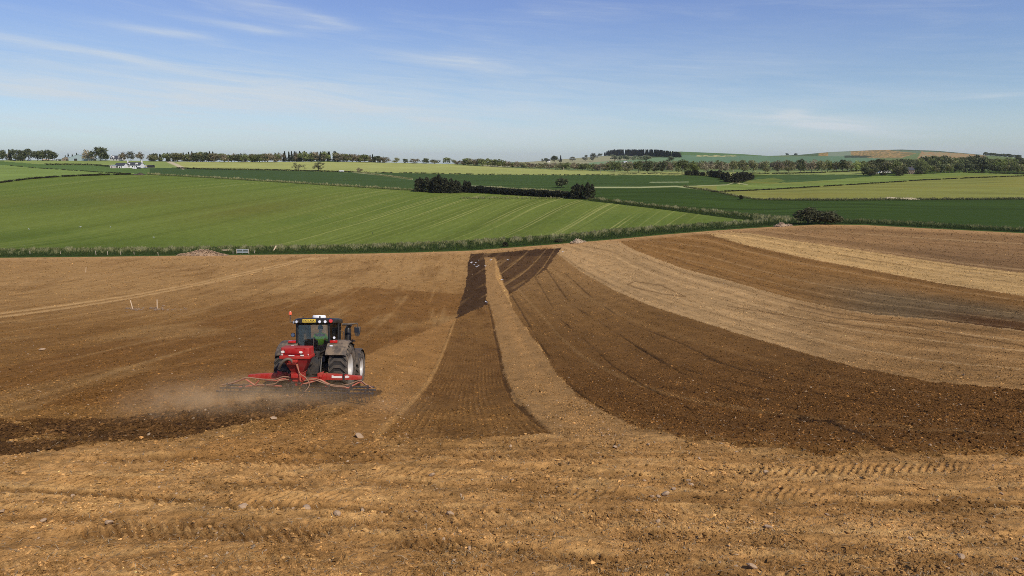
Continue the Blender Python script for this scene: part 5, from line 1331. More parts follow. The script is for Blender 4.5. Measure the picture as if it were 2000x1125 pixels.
def house(name, px, base, wpx, hpx_eave, hpx_ridge, depth, wallm, roofm, label, cat='house', chimneys=(), windows=(), doors=(), dormers=(), axis='x', rz=0.0):
    "gabled building: ridge along its width (axis x) or pointing at the viewer (axis y)"
    p = at(px, base); s = size_px(px, base, 1.0); w, he, hr = wpx*s, hpx_eave*s, hpx_ridge*s
    H = tag(empty(name, (p[0], p[1], p[2] - .2), math.radians(rz)), label, cat)
    b = MB(); hw, d = w/2, depth
    if axis == 'x':
        b.loft([[Vector(q) for q in ((x, 0, 0), (x, d, 0), (x, d, he), (x, d/2, hr), (x, 0, he))] for x in (-hw, hw)])
        b.build('wall', wallm, H)
        r = MB(); o, t = .3, .18
        for y0, y1 in ((-o, d/2), (d + o, d/2)):
            z0 = he - o*(hr-he)/(d/2)
            r.loft([[Vector((x, y0, z0+.02)), Vector((x, y1, hr+.02)), Vector((x, y1, hr+.02+t)), Vector((x, y0, z0+.02+t))] for x in (-hw-o*.6, hw+o*.6)])
        roof = r.build('roof', roofm, H)
    else:
        b.loft([[Vector(q) for q in ((-hw, y, 0), (hw, y, 0), (hw, y, he), (0, y, hr), (-hw, y, he))] for y in (0, d)])
        b.build('wall', wallm, H)
        r = MB(); o, t = .3, .18
        for sx in (-1, 1):
            z0 = he - o*(hr-he)/hw
            r.loft([[Vector((sx*(hw+o), y, z0+.02)), Vector((0, y, hr+.02)), Vector((0, y, hr+.02+t)), Vector((sx*(hw+o), y, z0+.02+t))] for y in (-.25, d+.25)])
        roof = r.build('roof', roofm, H)
    for cx_, cw, ch in chimneys:
        q = MB(); cx2 = cx_*hw; q.box((cx2, d/2 if axis == 'x' else d*.3, hr + ch*s/2 - .3), (cw*s, .9, ch*s + .6)); q.box((cx2, d/2 if axis == 'x' else d*.3, hr + ch*s + .05), (cw*s*1.15, 1.05, .14)); q.cyl((cx2, d/2, hr + ch*s), (cx2, d/2, hr + ch*s + .45), .14, n=8); q.build('chimney', wallm, roof)
    for fx, fz, ww, wh in windows:
        q = MB(); q.box((fx*hw, -.03, fz*he), (ww*s, .10, wh*s)); f = q.build('window', M_window, H)
        q = MB(); q.box((fx*hw, -.06, fz*he - wh*s/2 - .06), (ww*s*1.15, .2, .1)); q.build('sill', wallm, f)
    for fx, ww, wh in doors:
        q = MB(); q.box((fx*hw, -.04, wh*s/2), (ww*s, .12, wh*s)); q.build('door', M_drk, H)
    for fx, ww, wh in dormers:
        q = MB(); z0 = he + .15; y0 = .35; W2, Hh = ww*s/2, wh*s
        q.loft([[Vector((fx*hw + x, y, z)) for x, z in ((-W2, z0), (W2, z0), (W2, z0+Hh*.72), (0, z0+Hh), (-W2, z0+Hh*.72))] for y in (y0, d/2)])
        dd = q.build('dormer', wallm, H); q = MB(); q.box((fx*hw, y0-.03, z0+Hh*.36), (W2*1.1, .1, Hh*.42)); q.build('window', M_window, dd)
    return H
house('house', 226.5, 313.5, 23, 3.4, 9.6, 8, M_wallw, M_slate, 'white dormer house with a dark slate roof standing highest by the farm trees', chimneys=((-.97, 1.2, 1.2), (.97, 1.4, 2.4)), windows=((-.35, .55, 1.6, 1.5), (.1, .55, 1.6, 1.5), (.55, .55, 1.6, 1.5)), dormers=((-.55, 4.6, 5.0), (.55, 4.6, 5.0)))
house('cottage', 260, 328.3, 28, 6.2, 11.2, 7.5, M_wallw, M_slate, 'low white cottage with two tall gable chimneys and a dark roof among sheds', chimneys=((-.99, 1.6, 3.6), (.98, 1.8, 3.6)), windows=((-.55, .55, 2.2, 2.4), (-.05, .55, 2.2, 2.4), (.5, .55, 2.2, 2.4)), doors=((.25, 1.7, 3.6),), dormers=((-.62, 3.2, 3.8), (.45, 3.4, 4.0)))
house('cottage_wing', 233.5, 328.3, 18, 5.6, 9.8, 6.0, M_wallw, M_slate, 'lower white wing adjoining the chimneyed cottage on its left', windows=((-.5, .5, 3.2, 2.6), (.4, .5, 2.0, 2.6)), doors=((-.02, 2.2, 3.6),))
house('garden_shed', 218.5, 328.5, 7, 5.5, 6.6, 4, mat('pale_pink_render', (.60, .52, .46), .9, 0, .1, 2), M_sheet, 'pale boxy outhouse at the left end of the white cottage', 'shed', axis='y', windows=((0, .5, 2, 2),))
house('farm_shed', 154, 314, 40, 6.0, 12.5, 26, M_sheet, M_sheet, 'largest farm shed with a pale blue-grey sheet roof on the left skyline', 'shed', axis='y', doors=((-.3, 6, 4.5),))
house('barn', 130, 314, 17, 4.5, 8.2, 14, M_stone, M_sheet, 'brown stone barn with a gable facing the fields, left one of two', 'barn', axis='y', doors=((.1, 3, 3.2),), windows=((-.5, .6, 1.4, 1.2),))
house('barn', 145.5, 314, 15, 4.3, 7.6, 14, M_stone, M_sheet, 'brown stone barn with a gable facing the fields, right one of two', 'barn', axis='y', doors=((-.1, 2.6, 3.0),), windows=((.5, .6, 1.3, 1.1),))
house('lean_to', 116, 314, 12, 3.4, 5.2, 8, M_wallw, M_sheet, 'low pale open-fronted shed at the left end of the barns', 'shed', doors=((.2, 6, 2.6),), windows=((-.75, .5, 1, 1),))
house('farm_shed', 186, 313.6, 13, 4.0, 7.4, 10, M_sheet, M_sheet, 'small pale roofed shed half hidden behind the tall dark farm tree', 'shed', doors=((.0, 4, 3),))
house('house', 1071.5, 317, 6.5, 3.4, 6, 9, M_wallw, M_slate, 'tiny white cottage on the left slope of the far hill', chimneys=((.9, .8, 1.0),), windows=((-.3, .5, 1, 1.2),))
house('house', 1730, 337, 22, 9, 13, 9, M_wallw, M_slate, 'white house with several chimneys among the trees at the far right', chimneys=((-.95, 1.6, 3.4), (-.1, 1.4, 3.0), (.6, 1.4, 3.0)), windows=((-.6, .7, 1.6, 2.2), (-.1, .7, 1.6, 2.2), (.4, .7, 1.6, 2.2), (-.3, .3, 1.6, 2.2), (.5, .3, 1.6, 2.2)))
house('house', 1778, 339.5, 17, 8, 12.5, 9, M_stone, M_slate, 'brown stone house with pale gable chimneys at the right of the white one', chimneys=((-.9, 1.4, 1.4), (.85, 1.6, 2.4)), windows=((-.5, .65, 1.6, 2.2), (.1, .65, 1.6, 2.2), (.6, .65, 1.4, 2.2), (-.2, .28, 1.6, 2.2)), doors=((.35, 1.6, 3.2),))
house('farm_shed', 1224, 318.5, 9, 1.6, 4.2, 18, M_wallw, M_wallw, 'white roofed shed showing above the left parkland trees', 'shed', axis='y', doors=((0, 2, 1.4),))
house('garden_shed', 1712, 340, 9, 3, 4.4, 5, M_wood, M_sheet, 'small shed with a pale roof left of the white house at the far right', 'shed', doors=((.3, 1.6, 2.4),))
house('garden_shed', 292, 327.5, 10, 4, 5.2, 5, M_drk, M_drk, 'black shed at the right end of the cottage yard', 'shed', doors=((0, 3.2, 3),))
house('garden_shed', 279, 327.5, 9, 3.6, 5.4, 5, M_cream, M_sheet, 'pale cream shed behind the cottage yard', 'shed', doors=((.3, 2, 2.6),))

def box_trailer(px, base, wpx, hpx, m, label, rz=0):
    p = at(px, base); s = size_px(px, base, 1.0); w, h = wpx*s, hpx*s
    T = tag(empty('trailer', (p[0], p[1], p[2]), math.radians(rz)), label, 'trailer')
    b = MB(); b.box((0, 0, h*.55 + .35), (w, 2.3, h*.85)); b.build('body', m, T, bevel=.06)
    b = MB(); b.box((0, 0, .55), (w*.96, 1.6, .2)); b.build('chassis', M_drk, T)
    for sx in (-.28, .05, .3):
        q = MB(); q.lathe([(0, -.12), (.30, -.12), (.42, -.08), (.42, .1), (.0, .1)], (sx*w, -1.1, .40), 'Y', 16); q.build('wheel', M_drk, T)
    b = MB(); b.tube([(w/2, 0, .55), (w/2 + 1.2, 0, .5)], .06, 6); b.build('drawbar', M_drk, T)
def van(px, base, wpx, hpx, m, label, rz=0):
    p = at(px, base); s = size_px(px, base, 1.0); w, h = wpx*s, hpx*s
    T = tag(empty('van', (p[0], p[1], p[2]), math.radians(rz)), label, 'van'); b = MB()
    prof = [(-.5, .22), (-.5, .92), (-.46, 1.0), (.18, 1.0), (.34, .62), (.5, .52), (.5, .22)]
    b.loft([[Vector((x*w, y, z*h)) for x, z in prof] for y in (-.95, .95)]); b.build('body', m, T, bevel=.05)
    b = MB(); b.loft([[Vector((x*w, y, z*h)) for x, z in ((.05, .64), (.05, .93), (.17, .93), (.29, .64))] for y in (-.97, .97)]); b.build('window', M_glassd, T)
    for sx in (-.3, .3):
        q = MB(); q.lathe([(0, -.1), (.22, -.1), (.33, -.07), (.33, .1), (0, .1)], (sx*w, -.9, .33), 'Y', 14); q.build('wheel', M_drk, T)
box_trailer(41, 314.2, 15.5, 4.6, M_cream, 'cream yellow box trailer parked before the trees at the far left')
box_trailer(90, 313.8, 12, 3.0, mat('pinkish_panel', (.62, .48, .42), .6, 0, .1, 1), 'pale pinkish trailer under the dark trees left of the barns', 6)
box_trailer(667, 336.3, 8.5, 2.6, M_white, 'small white trailer on the hedge line right of the gnarled trees', -8)
van(56.5, 314.3, 5, 2.6, M_pvan, 'white van just left of the second clump of farm trees'); van(28, 314.3, 5, 2.4, M_pvan, 'white van at the left of the cream yellow trailer'); van(102.5, 313.8, 4.5, 2.6, M_pvan, 'white van by the low open-fronted shed')
van(263, 330.5, 6, 3.6, M_pvan, 'white van parked below the cottage gate'); van(272, 329.8, 7, 3.2, mat('dark_car_paint', (.03, .03, .035), .3), 'dark vehicle parked right of the white van below the cottage'); van(284.5, 329, 6, 3.0, mat('silver_car_paint', (.4, .41, .42), .35, .4), 'silver vehicle at the right of the cottage yard')

def pole(px, base, hpx, label, m=M_pole, arm=True, r=.16, name='utility_pole', cat='pole', group=None):
    p = at(px, base); h = size_px(px, base, hpx)
    T = tag(empty(name, (p[0], p[1], p[2])), label, cat, group); b = MB(); b.cyl((0, 0, -.4), (0, 0, h), r, r*.7, n=8); b.build('post', m, T)
    if arm:
        b = MB(); b.box((0, 0, h - .5), (1.8, .12, .14)); a = b.build('crossarm', m, T)
        for x in (-.8, 0, .8):
            q = MB(); q.cyl((x, 0, h - .43), (x, 0, h - .22), .06, .04, n=6); q.build('insulator', M_white, a)
pole(16.5, 314.6, 15, 'tall pale utility pole before the dark clump at the far left', M_wood); pole(289, 314.6, 11.5, 'utility pole at the left of the track on the skyline', M_wood); pole(333.5, 315.6, 12, 'utility pole at the top of the pale track', M_wood)
pole(1172.5, 340.5, 15.5, 'thin dark pole rising from the hedge right of centre', M_pole, False, .12); pole(1101, 332.4, 6, 'short thick pale post before the tree row right of centre', M_wood, False, .45, 'post', 'post'); pole(447, 317, 7, 'short pale post before the skyline wood', M_wood, False, .28, 'post', 'post')

def fence_post(px, base, hpx, lean=0):
    p = at(px, base); h = size_px(px, base, hpx); T = MB(); T.box((0, 0, h/2 - .1), (.13, .13, h + .2)); T.loft([[Vector((x*.065, y*.065, h)) for x, y in ((-1,-1),(1,-1),(1,1),(-1,1))], [Vector((x*.02, y*.02, h+.08)) for x, y in ((-1,-1),(1,-1),(1,1),(-1,1))]])
    o = T.build('fence_post', M_wood); o.location = (p[0], p[1], p[2]); o.rotation_euler = (0, math.radians(lean), TR.uniform(0, 1))
    tag(o, 'weathered timber fence post standing in the grass margin on the left', 'post', 'fence posts in the left grass margin')
for x, b, h in ((59,497,6),(118,497,5.5),(187.5,498,8),(210.5,498,7.5),(236,498,6),(262,497.5,5.5),(309,499,6.5),(455,496,6),(497,495.5,6)): fence_post(x, b, h, TR.uniform(-4, 4))
def gate():
    p = at(474, 495.3); s = size_px(474, 495.3, 1.0); w = 22*s; h = 8.6*s
    G = tag(empty('field_gate', (p[0], p[1], p[2])), 'pale barred field gate in the grass margin right of the long stone heap', 'gate')
    for k, z in enumerate((.10, .48, .90)): 
        q = MB(); q.box((0, 0, .25 + z*(h-.3)), (w, .05, .20 if k else .16)); q.build('rail', M_galv, G)
    for sx in (-.49, 0, .49):
        q = MB(); q.box((sx*w, .06, h*.55), (.10, .07, h*.95)); q.build('upright', M_galv, G)
    for sx in (-.53, .53):
        q = MB(); q.box((sx*w, .1, h*.5), (.2, .2, h*1.15)); q.build('gate_post', M_wood, G)
gate()
p = at(534, 490); q = MB(); q.box((0, 0, .75), (.30, .07, 1.9)); o = q.build('leaning_plank', M_stake, bevel=.01); o.location = p; o.rotation_euler = (math.radians(-12), math.radians(28), 0); tag(o, 'pale plank leaning in the grass right of the field gate', 'plank')
p = at(441, 491.5); q = MB(); q.box((0, 0, .45), (2.0, .10, .26)); o = q.build('loose_board', M_stake, bevel=.01); o.location = p; tag(o, 'short pale board at the right end of the long stone heap', 'board')
# marking stakes in the soil
for x, b, h, ln, lb in ((259, 603.5, 18, -9, 'pale wooden stake leaning left in the bare soil, left one of two'), (307, 603.5, 18.5, 4, 'pale wooden stake leaning slightly right in the bare soil, right one of two'), (168, 532, 10.5, 8, 'lone pale wooden stake farther up the left part of the field')):
    p = sheet(x, b); hh = size_px(x, b, h); q = MB(); q.loft([[Vector((a*.045, c*.03, z)) for a, c in ((-1,-1),(1,-1),(1,1),(-1,1))] for z in (-.1, hh - .06)] + [[Vector((a*.03, c*.02, hh)) for a, c in ((-1,-1),(1,-1),(1,1),(-1,1))]])
    o = q.build('marking_stake', M_stake); o.location = p; o.rotation_euler = (0, math.radians(ln), .3); tag(o, lb, 'stake')
# heaps of stones
def heap(x0, x1, base, hpx, label, m, seed, n=260, depth=3.0, rs=.16):
    r = random.Random(seed); a, b_ = at(x0, base), at(x1, base); w = b_[0] - a[0]; s = size_px((x0+x1)/2, base, 1.0); H = hpx*s
    c = at((x0+x1)/2, base); q = MB()
    prof = lambda t: max(0, (1 - abs(2*t-1)**2.6)) * (.8 + .25*math.sin(t*9 + seed))
    # core mound
    nx, ny = 26, 10; secs = []
    for i in range(nx):
        t = i/(nx-1); hh = H*.86*prof(t); secs.append([Vector(((t-.5)*w, depth*(k/(ny-1)-.5)*(.5+.5*prof(t)), hh*math.sin(PI*k/(ny-1)) - .08 + r.uniform(-.06, .06))) for k in range(ny)])
    q.loft(secs, close=False, cap=False)
    for i in range(n):
        t = r.random()*.98+.01; v = r.random(); hh = H*.9*prof(t); y = depth*(v-.5)*(.5+.5*prof(t)); d = r.uniform(.6, 1.5)*rs
        q.rock(((t-.5)*w, y, max(0, hh*math.sin(PI*v)) + r.uniform(-.02, .05)), (d*r.uniform(1, 1.9), d*1.2, d*r.uniform(.7, 1.1)), seed*1000+i, 1)
    o = q.build('stone_heap', m, sharp=20); o.location = Vector(c) + Vector((0, .3, 0)); tag(o, label, 'stone heap'); return o
heap(343, 446, 499, 12.5, 'long low heap of brown rubble stones at the left edge of the soil', M_rubble, 3, 420, 3.2, .26)
heap(1113, 1148, 474, 8.5, 'small pale pile of rubble stones in the grass margin right of centre', mat('pale_rubble', (.36, .27, .17), .95, 0, .3, 2), 4, 120, 2.2, .22)
heap(1505, 1558, 442, 8, 'spread heap of pinkish rubble left of the large bush', mat('pink_rubble', (.34, .24, .15), .95, 0, .3, 2), 5, 170, 2.2, .22)
heap(1722, 1790, 389.5, 6.5, 'pale earth heap on the far edge of the dark green crop at the right', mat('pale_earth', (.40, .34, .20), .95, 0, .2, 1), 6, 60, 4.5, .3)
heap(258, 284, 342, 5, 'mound of dark earth and brush below the white cottage', mat('dark_earth', (.07, .055, .035), .95, 0, .3, 1), 8, 80, 4, .35)

# birds: gulls on the fresh soil
M_gull = mat('gull_plumage', (.80, .80, .80), .7, 0, .05, 8); M_gwing = mat('grey_wing', (.42, .44, .46), .7, 0, .1, 8); M_crow = mat('black_plumage', (.012, .012, .014), .6)
def gull_mesh(m):
    b = MB(); secs = []
    for y, z, rx, rz_ in ((-.26, .20, .010, .008), (-.16, .20, .045, .03), (-.02, .19, .075, .07), (.10, .20, .065, .07), (.17, .25, .04, .045), (.21, .30, .036, .04), (.26, .30, .022, .02), (.31, .29, .006, .006)):
        secs.append([Vector((rx*math.cos(a), y, z + rz_*math.sin(a))) for a in np.linspace(0, 2*PI, 9)[:-1]])
    b.loft(secs); b.cyl((.03, 0, .13), (.03, .01, -.01), .008, n=5).cyl((-.03, 0, .13), (-.03, .01, -.01), .008, n=5); return b.mesh('bird', m)
def wing_mesh(m, fly):
    b = MB()
    for s in (-1, 1):
        if fly: b.slab([(s*.05, .12, .24), (s*.35, .16, .34), (s*.72, -.02, .30), (s*.35, .0, .33), (s*.05, -.10, .23)], (0, 0, .012))
        else: b.slab([(s*.075, .12, .24), (s*.082, -.05, .24), (s*.03, -.33, .21), (s*.06, -.05, .17), (s*.075, .1, .18)], (s*.012, 0, 0))
    return b.mesh('wings', m)
GM, GW, GF = gull_mesh(M_gull), wing_mesh(M_gwing, False), wing_mesh(M_gull, True)
for i, (x, y) in enumerate(((934.5,510),(930,515),(926.5,519),(934,520),(931.5,522.5),(947.5,521),(957.5,509),(992,509),(1099,494),(981,548),(950,592.5))):
    p = sheet(x, y); o = empty('gull', p, TR.uniform(0, 6.28)); o.scale = (1.1,)*3; link('body', GM, o); link('wings', GW, o)
    tag(o, 'white gull standing on the freshly turned soil at the far end of the strip', 'bird', 'gulls feeding on the fresh soil')
p = sheet(921, 519); o = empty('gull', p + Vector((0, 0, .5)), 1.2); o.scale = (1.1,)*3; link('body', GM, o); link('wings', GF, o); tag(o, 'white gull with spread wings low over the dark patch', 'bird')
for x, y in ((157,444.5),(216,445),(301,465),(57,449)):
    p = at(x, y); o = empty('gull', p, TR.uniform(0, 6.28)); o.scale = (1.4,)*3; link('body', GM, o); link('wings', GW, o); tag(o, 'white gull resting on the striped green field at the left', 'bird', 'gulls on the green field')
CM, CW = gull_mesh(M_crow), wing_mesh(M_crow, False)
p = at(728, 457.5); o = empty('crow', p, .6); o.scale = (1.9,)*3; link('body', CM, o); link('wings', CW, o); tag(o, 'black crow standing on the striped green field', 'bird')
# ------------------------------------------------------------------ clods, stones and straw on the soil
def rock_mesh(name, seed, m): 
    b = MB(); b.rock((0, 0, 0), (1.0, .78, .55), seed, 2); return b.mesh(name, m, sharp=24)
M_fstone = mat('pale_field_stone', (.42, .285, .16), .9, 0, .22, 3.0, dirt=.5, dirt_col=(.30, .20, .115), bump=.4, bscale=14)
RK = [rock_mesh('stone', 40 + i, M_fstone) for i in range(8)]
ST = random.Random(21)
def stone(x, y, wpx, label, group=None, flat=1.0):
    p = sheet(x, y); s = p.y / F * wpx * 1.05
    o = link('stone', ST.choice(RK)); o.location = p + Vector((0, 0, s*.12*flat)); o.scale = (s, s*ST.uniform(.7, 1.0), s*ST.uniform(.75, 1.05)*flat); o.rotation_euler = (ST.uniform(-.25, .25), ST.uniform(-.25, .25), ST.uniform(0, 6.28))
    tag(o, label, 'stone', group)
for x, y, w, lb in ((1497,922,17,'pale angular stone lying alone on the wheel-marked headland at the right'),(475,986,26,'large pale flat stone on the headland at the lower left'),(602,991,28,'pair-like broad pale stone right of the large flat one at the lower left'),(574,993,12,'small pale stone close left of the broad one at the lower left'),
                    (660,1006,22,'pale stone below the broad one left of centre'),(709,998,12,'small stone right of the pale one left of centre'),(880,1003,20,'bright stone lying in the centre of the headland'),(918,1067,12,'round brown stone near the bottom centre'),(842,930,18,'flat pale stone upper centre of the headland'),
                    (1274,967,14,'leftmost dark stone of the cluster on the right headland'),(1300,965,24,'largest stone of the cluster on the right headland'),(1316,958,16,'upright pale stone of the cluster on the right headland'),(1287,968,12,'small dark stone between the leftmost and the largest in the cluster'),(1350,948,18,'stone just above right of the cluster on the right headland'),(1345,938,14,'stone highest above the cluster on the right headland'),
                    (1500,1031,20,'dark edged stone on the right headland toward the bottom'),(1876,1085,20,'angular stone standing up near the bottom right'),(1440,1106,17,'stone at the bottom edge right of centre'),(1468,1112,30,'broad buried stone at the bottom edge right of centre'),(85,1018,22,'brown stone in the lower left corner area'),
                    (142,966,11,'small pale stone at the dark streak on the lower left'),(213,1022,20,'pale stone between wheel marks at the lower left'),(704,854,24,'pale flat stone at the lower left corner of the combed strip'),(1202,874,14,'stone at the end of the light bank right of the strip'),(535,819,16,'pale block at the lower edge of the dark fresh swath'),
                    (82,685,16,'dark flat clod of stone far out in the left part of the field'),(1616,1002,12,'small stone in the middle of the right headland'),(1284,1021,12,'pale stone below the cluster on the right headland'),(5,1001,20,'pale stone cut by the left picture edge'),(1780,1054,14,'pale stone toward the lower right')):
    stone(x, y, w, lb)
for k in range(95):
    y = ST.uniform(862, 1120); x = ST.uniform(-20, 2020)
    stone(x, y, ST.uniform(4.5, 9.5), 'small pale stone lying loose on the headland soil', 'small stones scattered over the headland')
for k in range(60):
    y = ST.uniform(780, 862); t_ = ST.random(); x = (ST.uniform(740, 800) if t_ < .25 else (np.interp(y, [780,862], [1010,1100]) + ST.uniform(5, 130) if t_ < .75 else ST.uniform(-20, 640)))
    if t_ >= .75: y = ST.uniform(690, 815)
    stone(x, y, ST.uniform(3.2, 6.0), 'small pale stone on the worked ground beyond the headland', 'small stones beyond the headland')

def clod_stuff(name, n, ymax, smin, smax, seed, pale=0.0, label=None, where=None, pw=2.2, bright=1.0, ymin=8.5, prop=0.0):
    "irregular eight-faced lumps resting on the sheet, coloured like the soil under them"
    rng = np.random.default_rng(seed)
    rows = np.where((PYg[:, NCOL//2] < 1330) & (PYg[:, NCOL//2] > 480))[0]
    j = rng.integers(40, NCOL - 40, n * 3)
    # equal density per metre of distance, thinning out far away
    Yr = np.exp(rng.uniform(math.log(ymin), math.log(ymax), n * 3))
    i = np.array([0]); colY = Y[rows][:, NCOL//2]
    i = rows[0] + np.clip(np.searchsorted(colY, Yr), 1, len(rows) - 2)
    ok = soil[i, j]
    if where is not None: ok &= rng.random(len(i)) < where[i, j]
    i, j = i[ok][:n], j[ok][:n]; n = len(i)
    fx, fy = rng.random(n), rng.random(n)
    lerp = lambda A: (A[i, j]*(1-fx)*(1-fy) + A[i, j+1]*fx*(1-fy) + A[i+1, j]*(1-fx)*fy + A[i+1, j+1]*fx*fy)
    P = np.stack([lerp(GX), lerp(GY), lerp(GZ)], 1); base = C[i, j]
    s = smin + (smax - smin) * rng.random(n) ** pw
    if prop: s = P[:, 1] * prop * (.45 + 1.1 * rng.random(n) ** 2)
    O = np.array([(1,0,0),(-1,0,0),(0,1,0),(0,-1,0),(0,0,1),(0,0,-1)], float)
    a = rng.uniform(0, 2*PI, n); ca, sa = np.cos(a), np.sin(a)
    V = O[None] * rng.uniform(.55, 1.25, (n, 6, 1)) + rng.normal(0, .22, (n, 6, 3))
    V *= (s[:, None] * np.stack([np.ones(n)*1.15, np.ones(n)*.9, rng.uniform(.5, .85, n)], 1))[:, None, :] * .5
    V = np.stack([V[..., 0]*ca[:, None] - V[..., 1]*sa[:, None], V[..., 0]*sa[:, None] + V[..., 1]*ca[:, None], V[..., 2]], -1)
    V += P[:, None, :]; V[..., 2] += (s * .14)[:, None]
    f = np.array([(0,2,4),(2,1,4),(1,3,4),(3,0,4),(2,0,5),(1,2,5),(3,1,5),(0,3,5)])
    Fq = (f[None] + (np.arange(n) * 6)[:, None, None]).reshape(-1, 3)
    tone = rng.lognormal(-.22, .32 + .16 * (right & A)[i, j], n)[:, None] * bright
    col = base * tone
    if pale: 
        pm = (rng.random(n) < pale)[:, None]; col = np.where(pm, np.array((.36, .255, .15)) * rng.uniform(.7, 1.2, (n, 1)), col)
    o = link(name, np_mesh(name, V.reshape(-1, 3), Fq, clod_m, np.repeat(np.clip(col, .01, .8), 6, 0), smooth=False))
    tag(o, label, 'soil clods', None, 'stuff')
clod_m = attr_mat('clod', 8, 40, .12, .3, .01, 20, 60)
wh = np.clip(.55 + 1.1 * fbm(X * .5, Y * .5, 301, 3), .08, 1) * (1 - .55 * flat); wh = np.where(right & A, 1.0, wh)
clod_stuff('soil_clods', 190000, 46, .020, .075, 5, .012, 'crumbs and lumps of dry soil covering the field', wh)
clod_stuff('soil_clods', 36000, 95, .05, .15, 6, .012, 'larger lumps of soil spread over the worked ground', wh * np.where(sm, .5, 1), 2.6)
clod_stuff('soil_clods', 150000, 185, 0, 0, 8, .006, 'rough crumbly surface of the farther tilled ground', np.clip(.5 + .9 * fbm(X * .3, Y * .2, 302, 3), .1, 1) * np.where(PYg > EDGE(PXg) + 3, 1, .2), 2.0, 1.0, 36, .0013)
swm = sw * 1.0
clod_stuff('soil_clods', 34000, 32, .04, .17, 7, .008, 'dark moist lumps thrown up along the fresh swath', swm, 2.0, 1.25)
# turned lumps round the foot of the stakes
def stake_lumps():
    rng = np.random.default_rng(9); b = MB(); r = random.Random(4)
    for k in range(70):
        x = r.choice([r.gauss(262, 9), r.gauss(310, 10), r.uniform(240, 368)]); y = 604 + r.gauss(0, 1.6) + (x - 300) * -.005
        p = sheet(x, y); d = r.uniform(.12, .42) * (1 if x < 330 else .7); b.rock((p.x, p.y, p.z + d*.15), (d*1.3, d, d*.7), 700 + k, 1)
    o = b.build('turned_clods', mat('turned_soil', (.22, .145, .08), .95, 0, .4, 2), sharp=20); tag(o, 'dug up lumps of soil round the foot of the two stakes', 'soil clods', None, 'stuff')
stake_lumps()
# straw and root scraps
def straw(n, seed):
    rng = np.random.default_rng(seed); i = rng.integers(60, 330, n); j = rng.integers(60, NCOL - 60, n)
    P = np.stack([GX[i, j], GY[i, j], GZ[i, j] + .012], 1); a = rng.uniform(0, 2*PI, n); l = rng.uniform(.05, .20, n) * (1 + (rng.random(n) < .06)); w = rng.uniform(.003, .006, n)
    d = np.stack([np.cos(a), np.sin(a), rng.uniform(-.05, .25, n)], 1); t = np.stack([-np.sin(a), np.cos(a), 0*a], 1)
    m = P + d*(l*.5)[:, None] + np.stack([0*a, 0*a, l*.10], 1); e = P + d*l[:, None] + t*(l*rng.uniform(-.4, .4, n))[:, None]
    V = np.stack([P - t*w[:, None], P + t*w[:, None], m + t*w[:, None], m - t*w[:, None], e], 1).reshape(-1, 3)
    k = np.arange(n)[:, None] * 5
    Fq = np.concatenate([k + np.array([[0, 1, 2]]), k + np.array([[0, 2, 3]]), k + np.array([[3, 2, 4]])])
    c = np.array((.36, .28, .17)) * rng.uniform(.5, 1.25, (n, 1))
    tag(link('straw_scraps', np_mesh('straw_scraps', V, Fq, clod_m, np.repeat(c, 5, 0), smooth=False)), 'scraps of straw and root lying on the soil', 'straw', None, 'stuff')
straw(5200, 3)

# ------------------------------------------------------------------ dust raised by the harrow
def dust():
    b = MB()
    p = [at(x, y) for x, y in ((300, 800), (760, 775))]
    m = bpy.data.materials.new('dust'); nt, N, L = nodes(m); out = N.new('ShaderNodeOutputMaterial'); v = N.new('ShaderNodeVolumePrincipled')
    v.inputs['Color'].default_value = (.98, .705, .38, 1); v.inputs['Anisotropy'].default_value = .0
    tc = N.new('ShaderNodeTexCoord'); g_ = tc.outputs['Object']
    sx = N.new('ShaderNodeSeparateXYZ'); L.new(g_, sx.inputs[0])
    n1 = noise_n(nt, g_, .75, 5, .6, .6); n2 = noise_n(nt, g_, 1.5, 4, .6, .5)
    # falls off with height and towards the sides
    hz = math_n(nt, 'SUBTRACT', 1.0, math_n(nt, 'DIVIDE', sx.outputs[2], math_n(nt, 'ADD', math_n(nt, 'MULTIPLY', n1, 1.0), .28)), clamp=True)
    xl = math_n(nt, 'MULTIPLY', ramp(nt, math_n(nt, 'DIVIDE', math_n(nt, 'ADD', sx.outputs[0], 6.5), 12.0), [(0.0, 0.0), (.12, .30), (.32, .9), (.50, 1.0), (.60, .5), (.72, .18), (.88, .08), (1.0, 0.0)]), 1.0)
    yl = ramp(nt, math_n(nt, 'DIVIDE', math_n(nt, 'ADD', sx.outputs[1], 3.0), 6.0), [(0.0, 0.0), (.25, .45), (.45, 1.0), (.62, .45), (.8, .15), (1.0, 0.0)])
    d = math_n(nt, 'MULTIPLY', math_n(nt, 'MULTIPLY', hz, xl), math_n(nt, 'MULTIPLY', yl, ramp(nt, n2, [(.35, .08), (.62, 1.25)])))
    L.new(math_n(nt, 'MULTIPLY', d, .95), v.inputs['Density']); L.new(v.outputs[0], out.inputs['Volume'])
    c = Vector((HX, HY - .95, 0))
    # box that follows the slope of the ground
    x0, x1, y0, y1 = -6.5, 5.5, -3.0, 3.0
    zc = zat(c.x, c.y); c.z = zc
    zz = lambda x, y: zat(c.x + x, c.y + y) - zc
    b.loft([[Vector((x0, y0, zz(x0, y0) - .3)), Vector((x1, y0, zz(x1, y0) - .3)), Vector((x1, y1, zz(x1, y1) - .3)), Vector((x0, y1, zz(x0, y1) - .3))],
            [Vector((x0, y0, 1.5)), Vector((x1, y0, 1.5)), Vector((x1, y1, 1.2)), Vector((x0, y1, 1.2))]])
    o = b.build('dust_cloud', m); o.location = c; tag(o, 'brown dust drifting up behind the tine harrow', 'dust', None, 'stuff')
dust()
HAZE = True
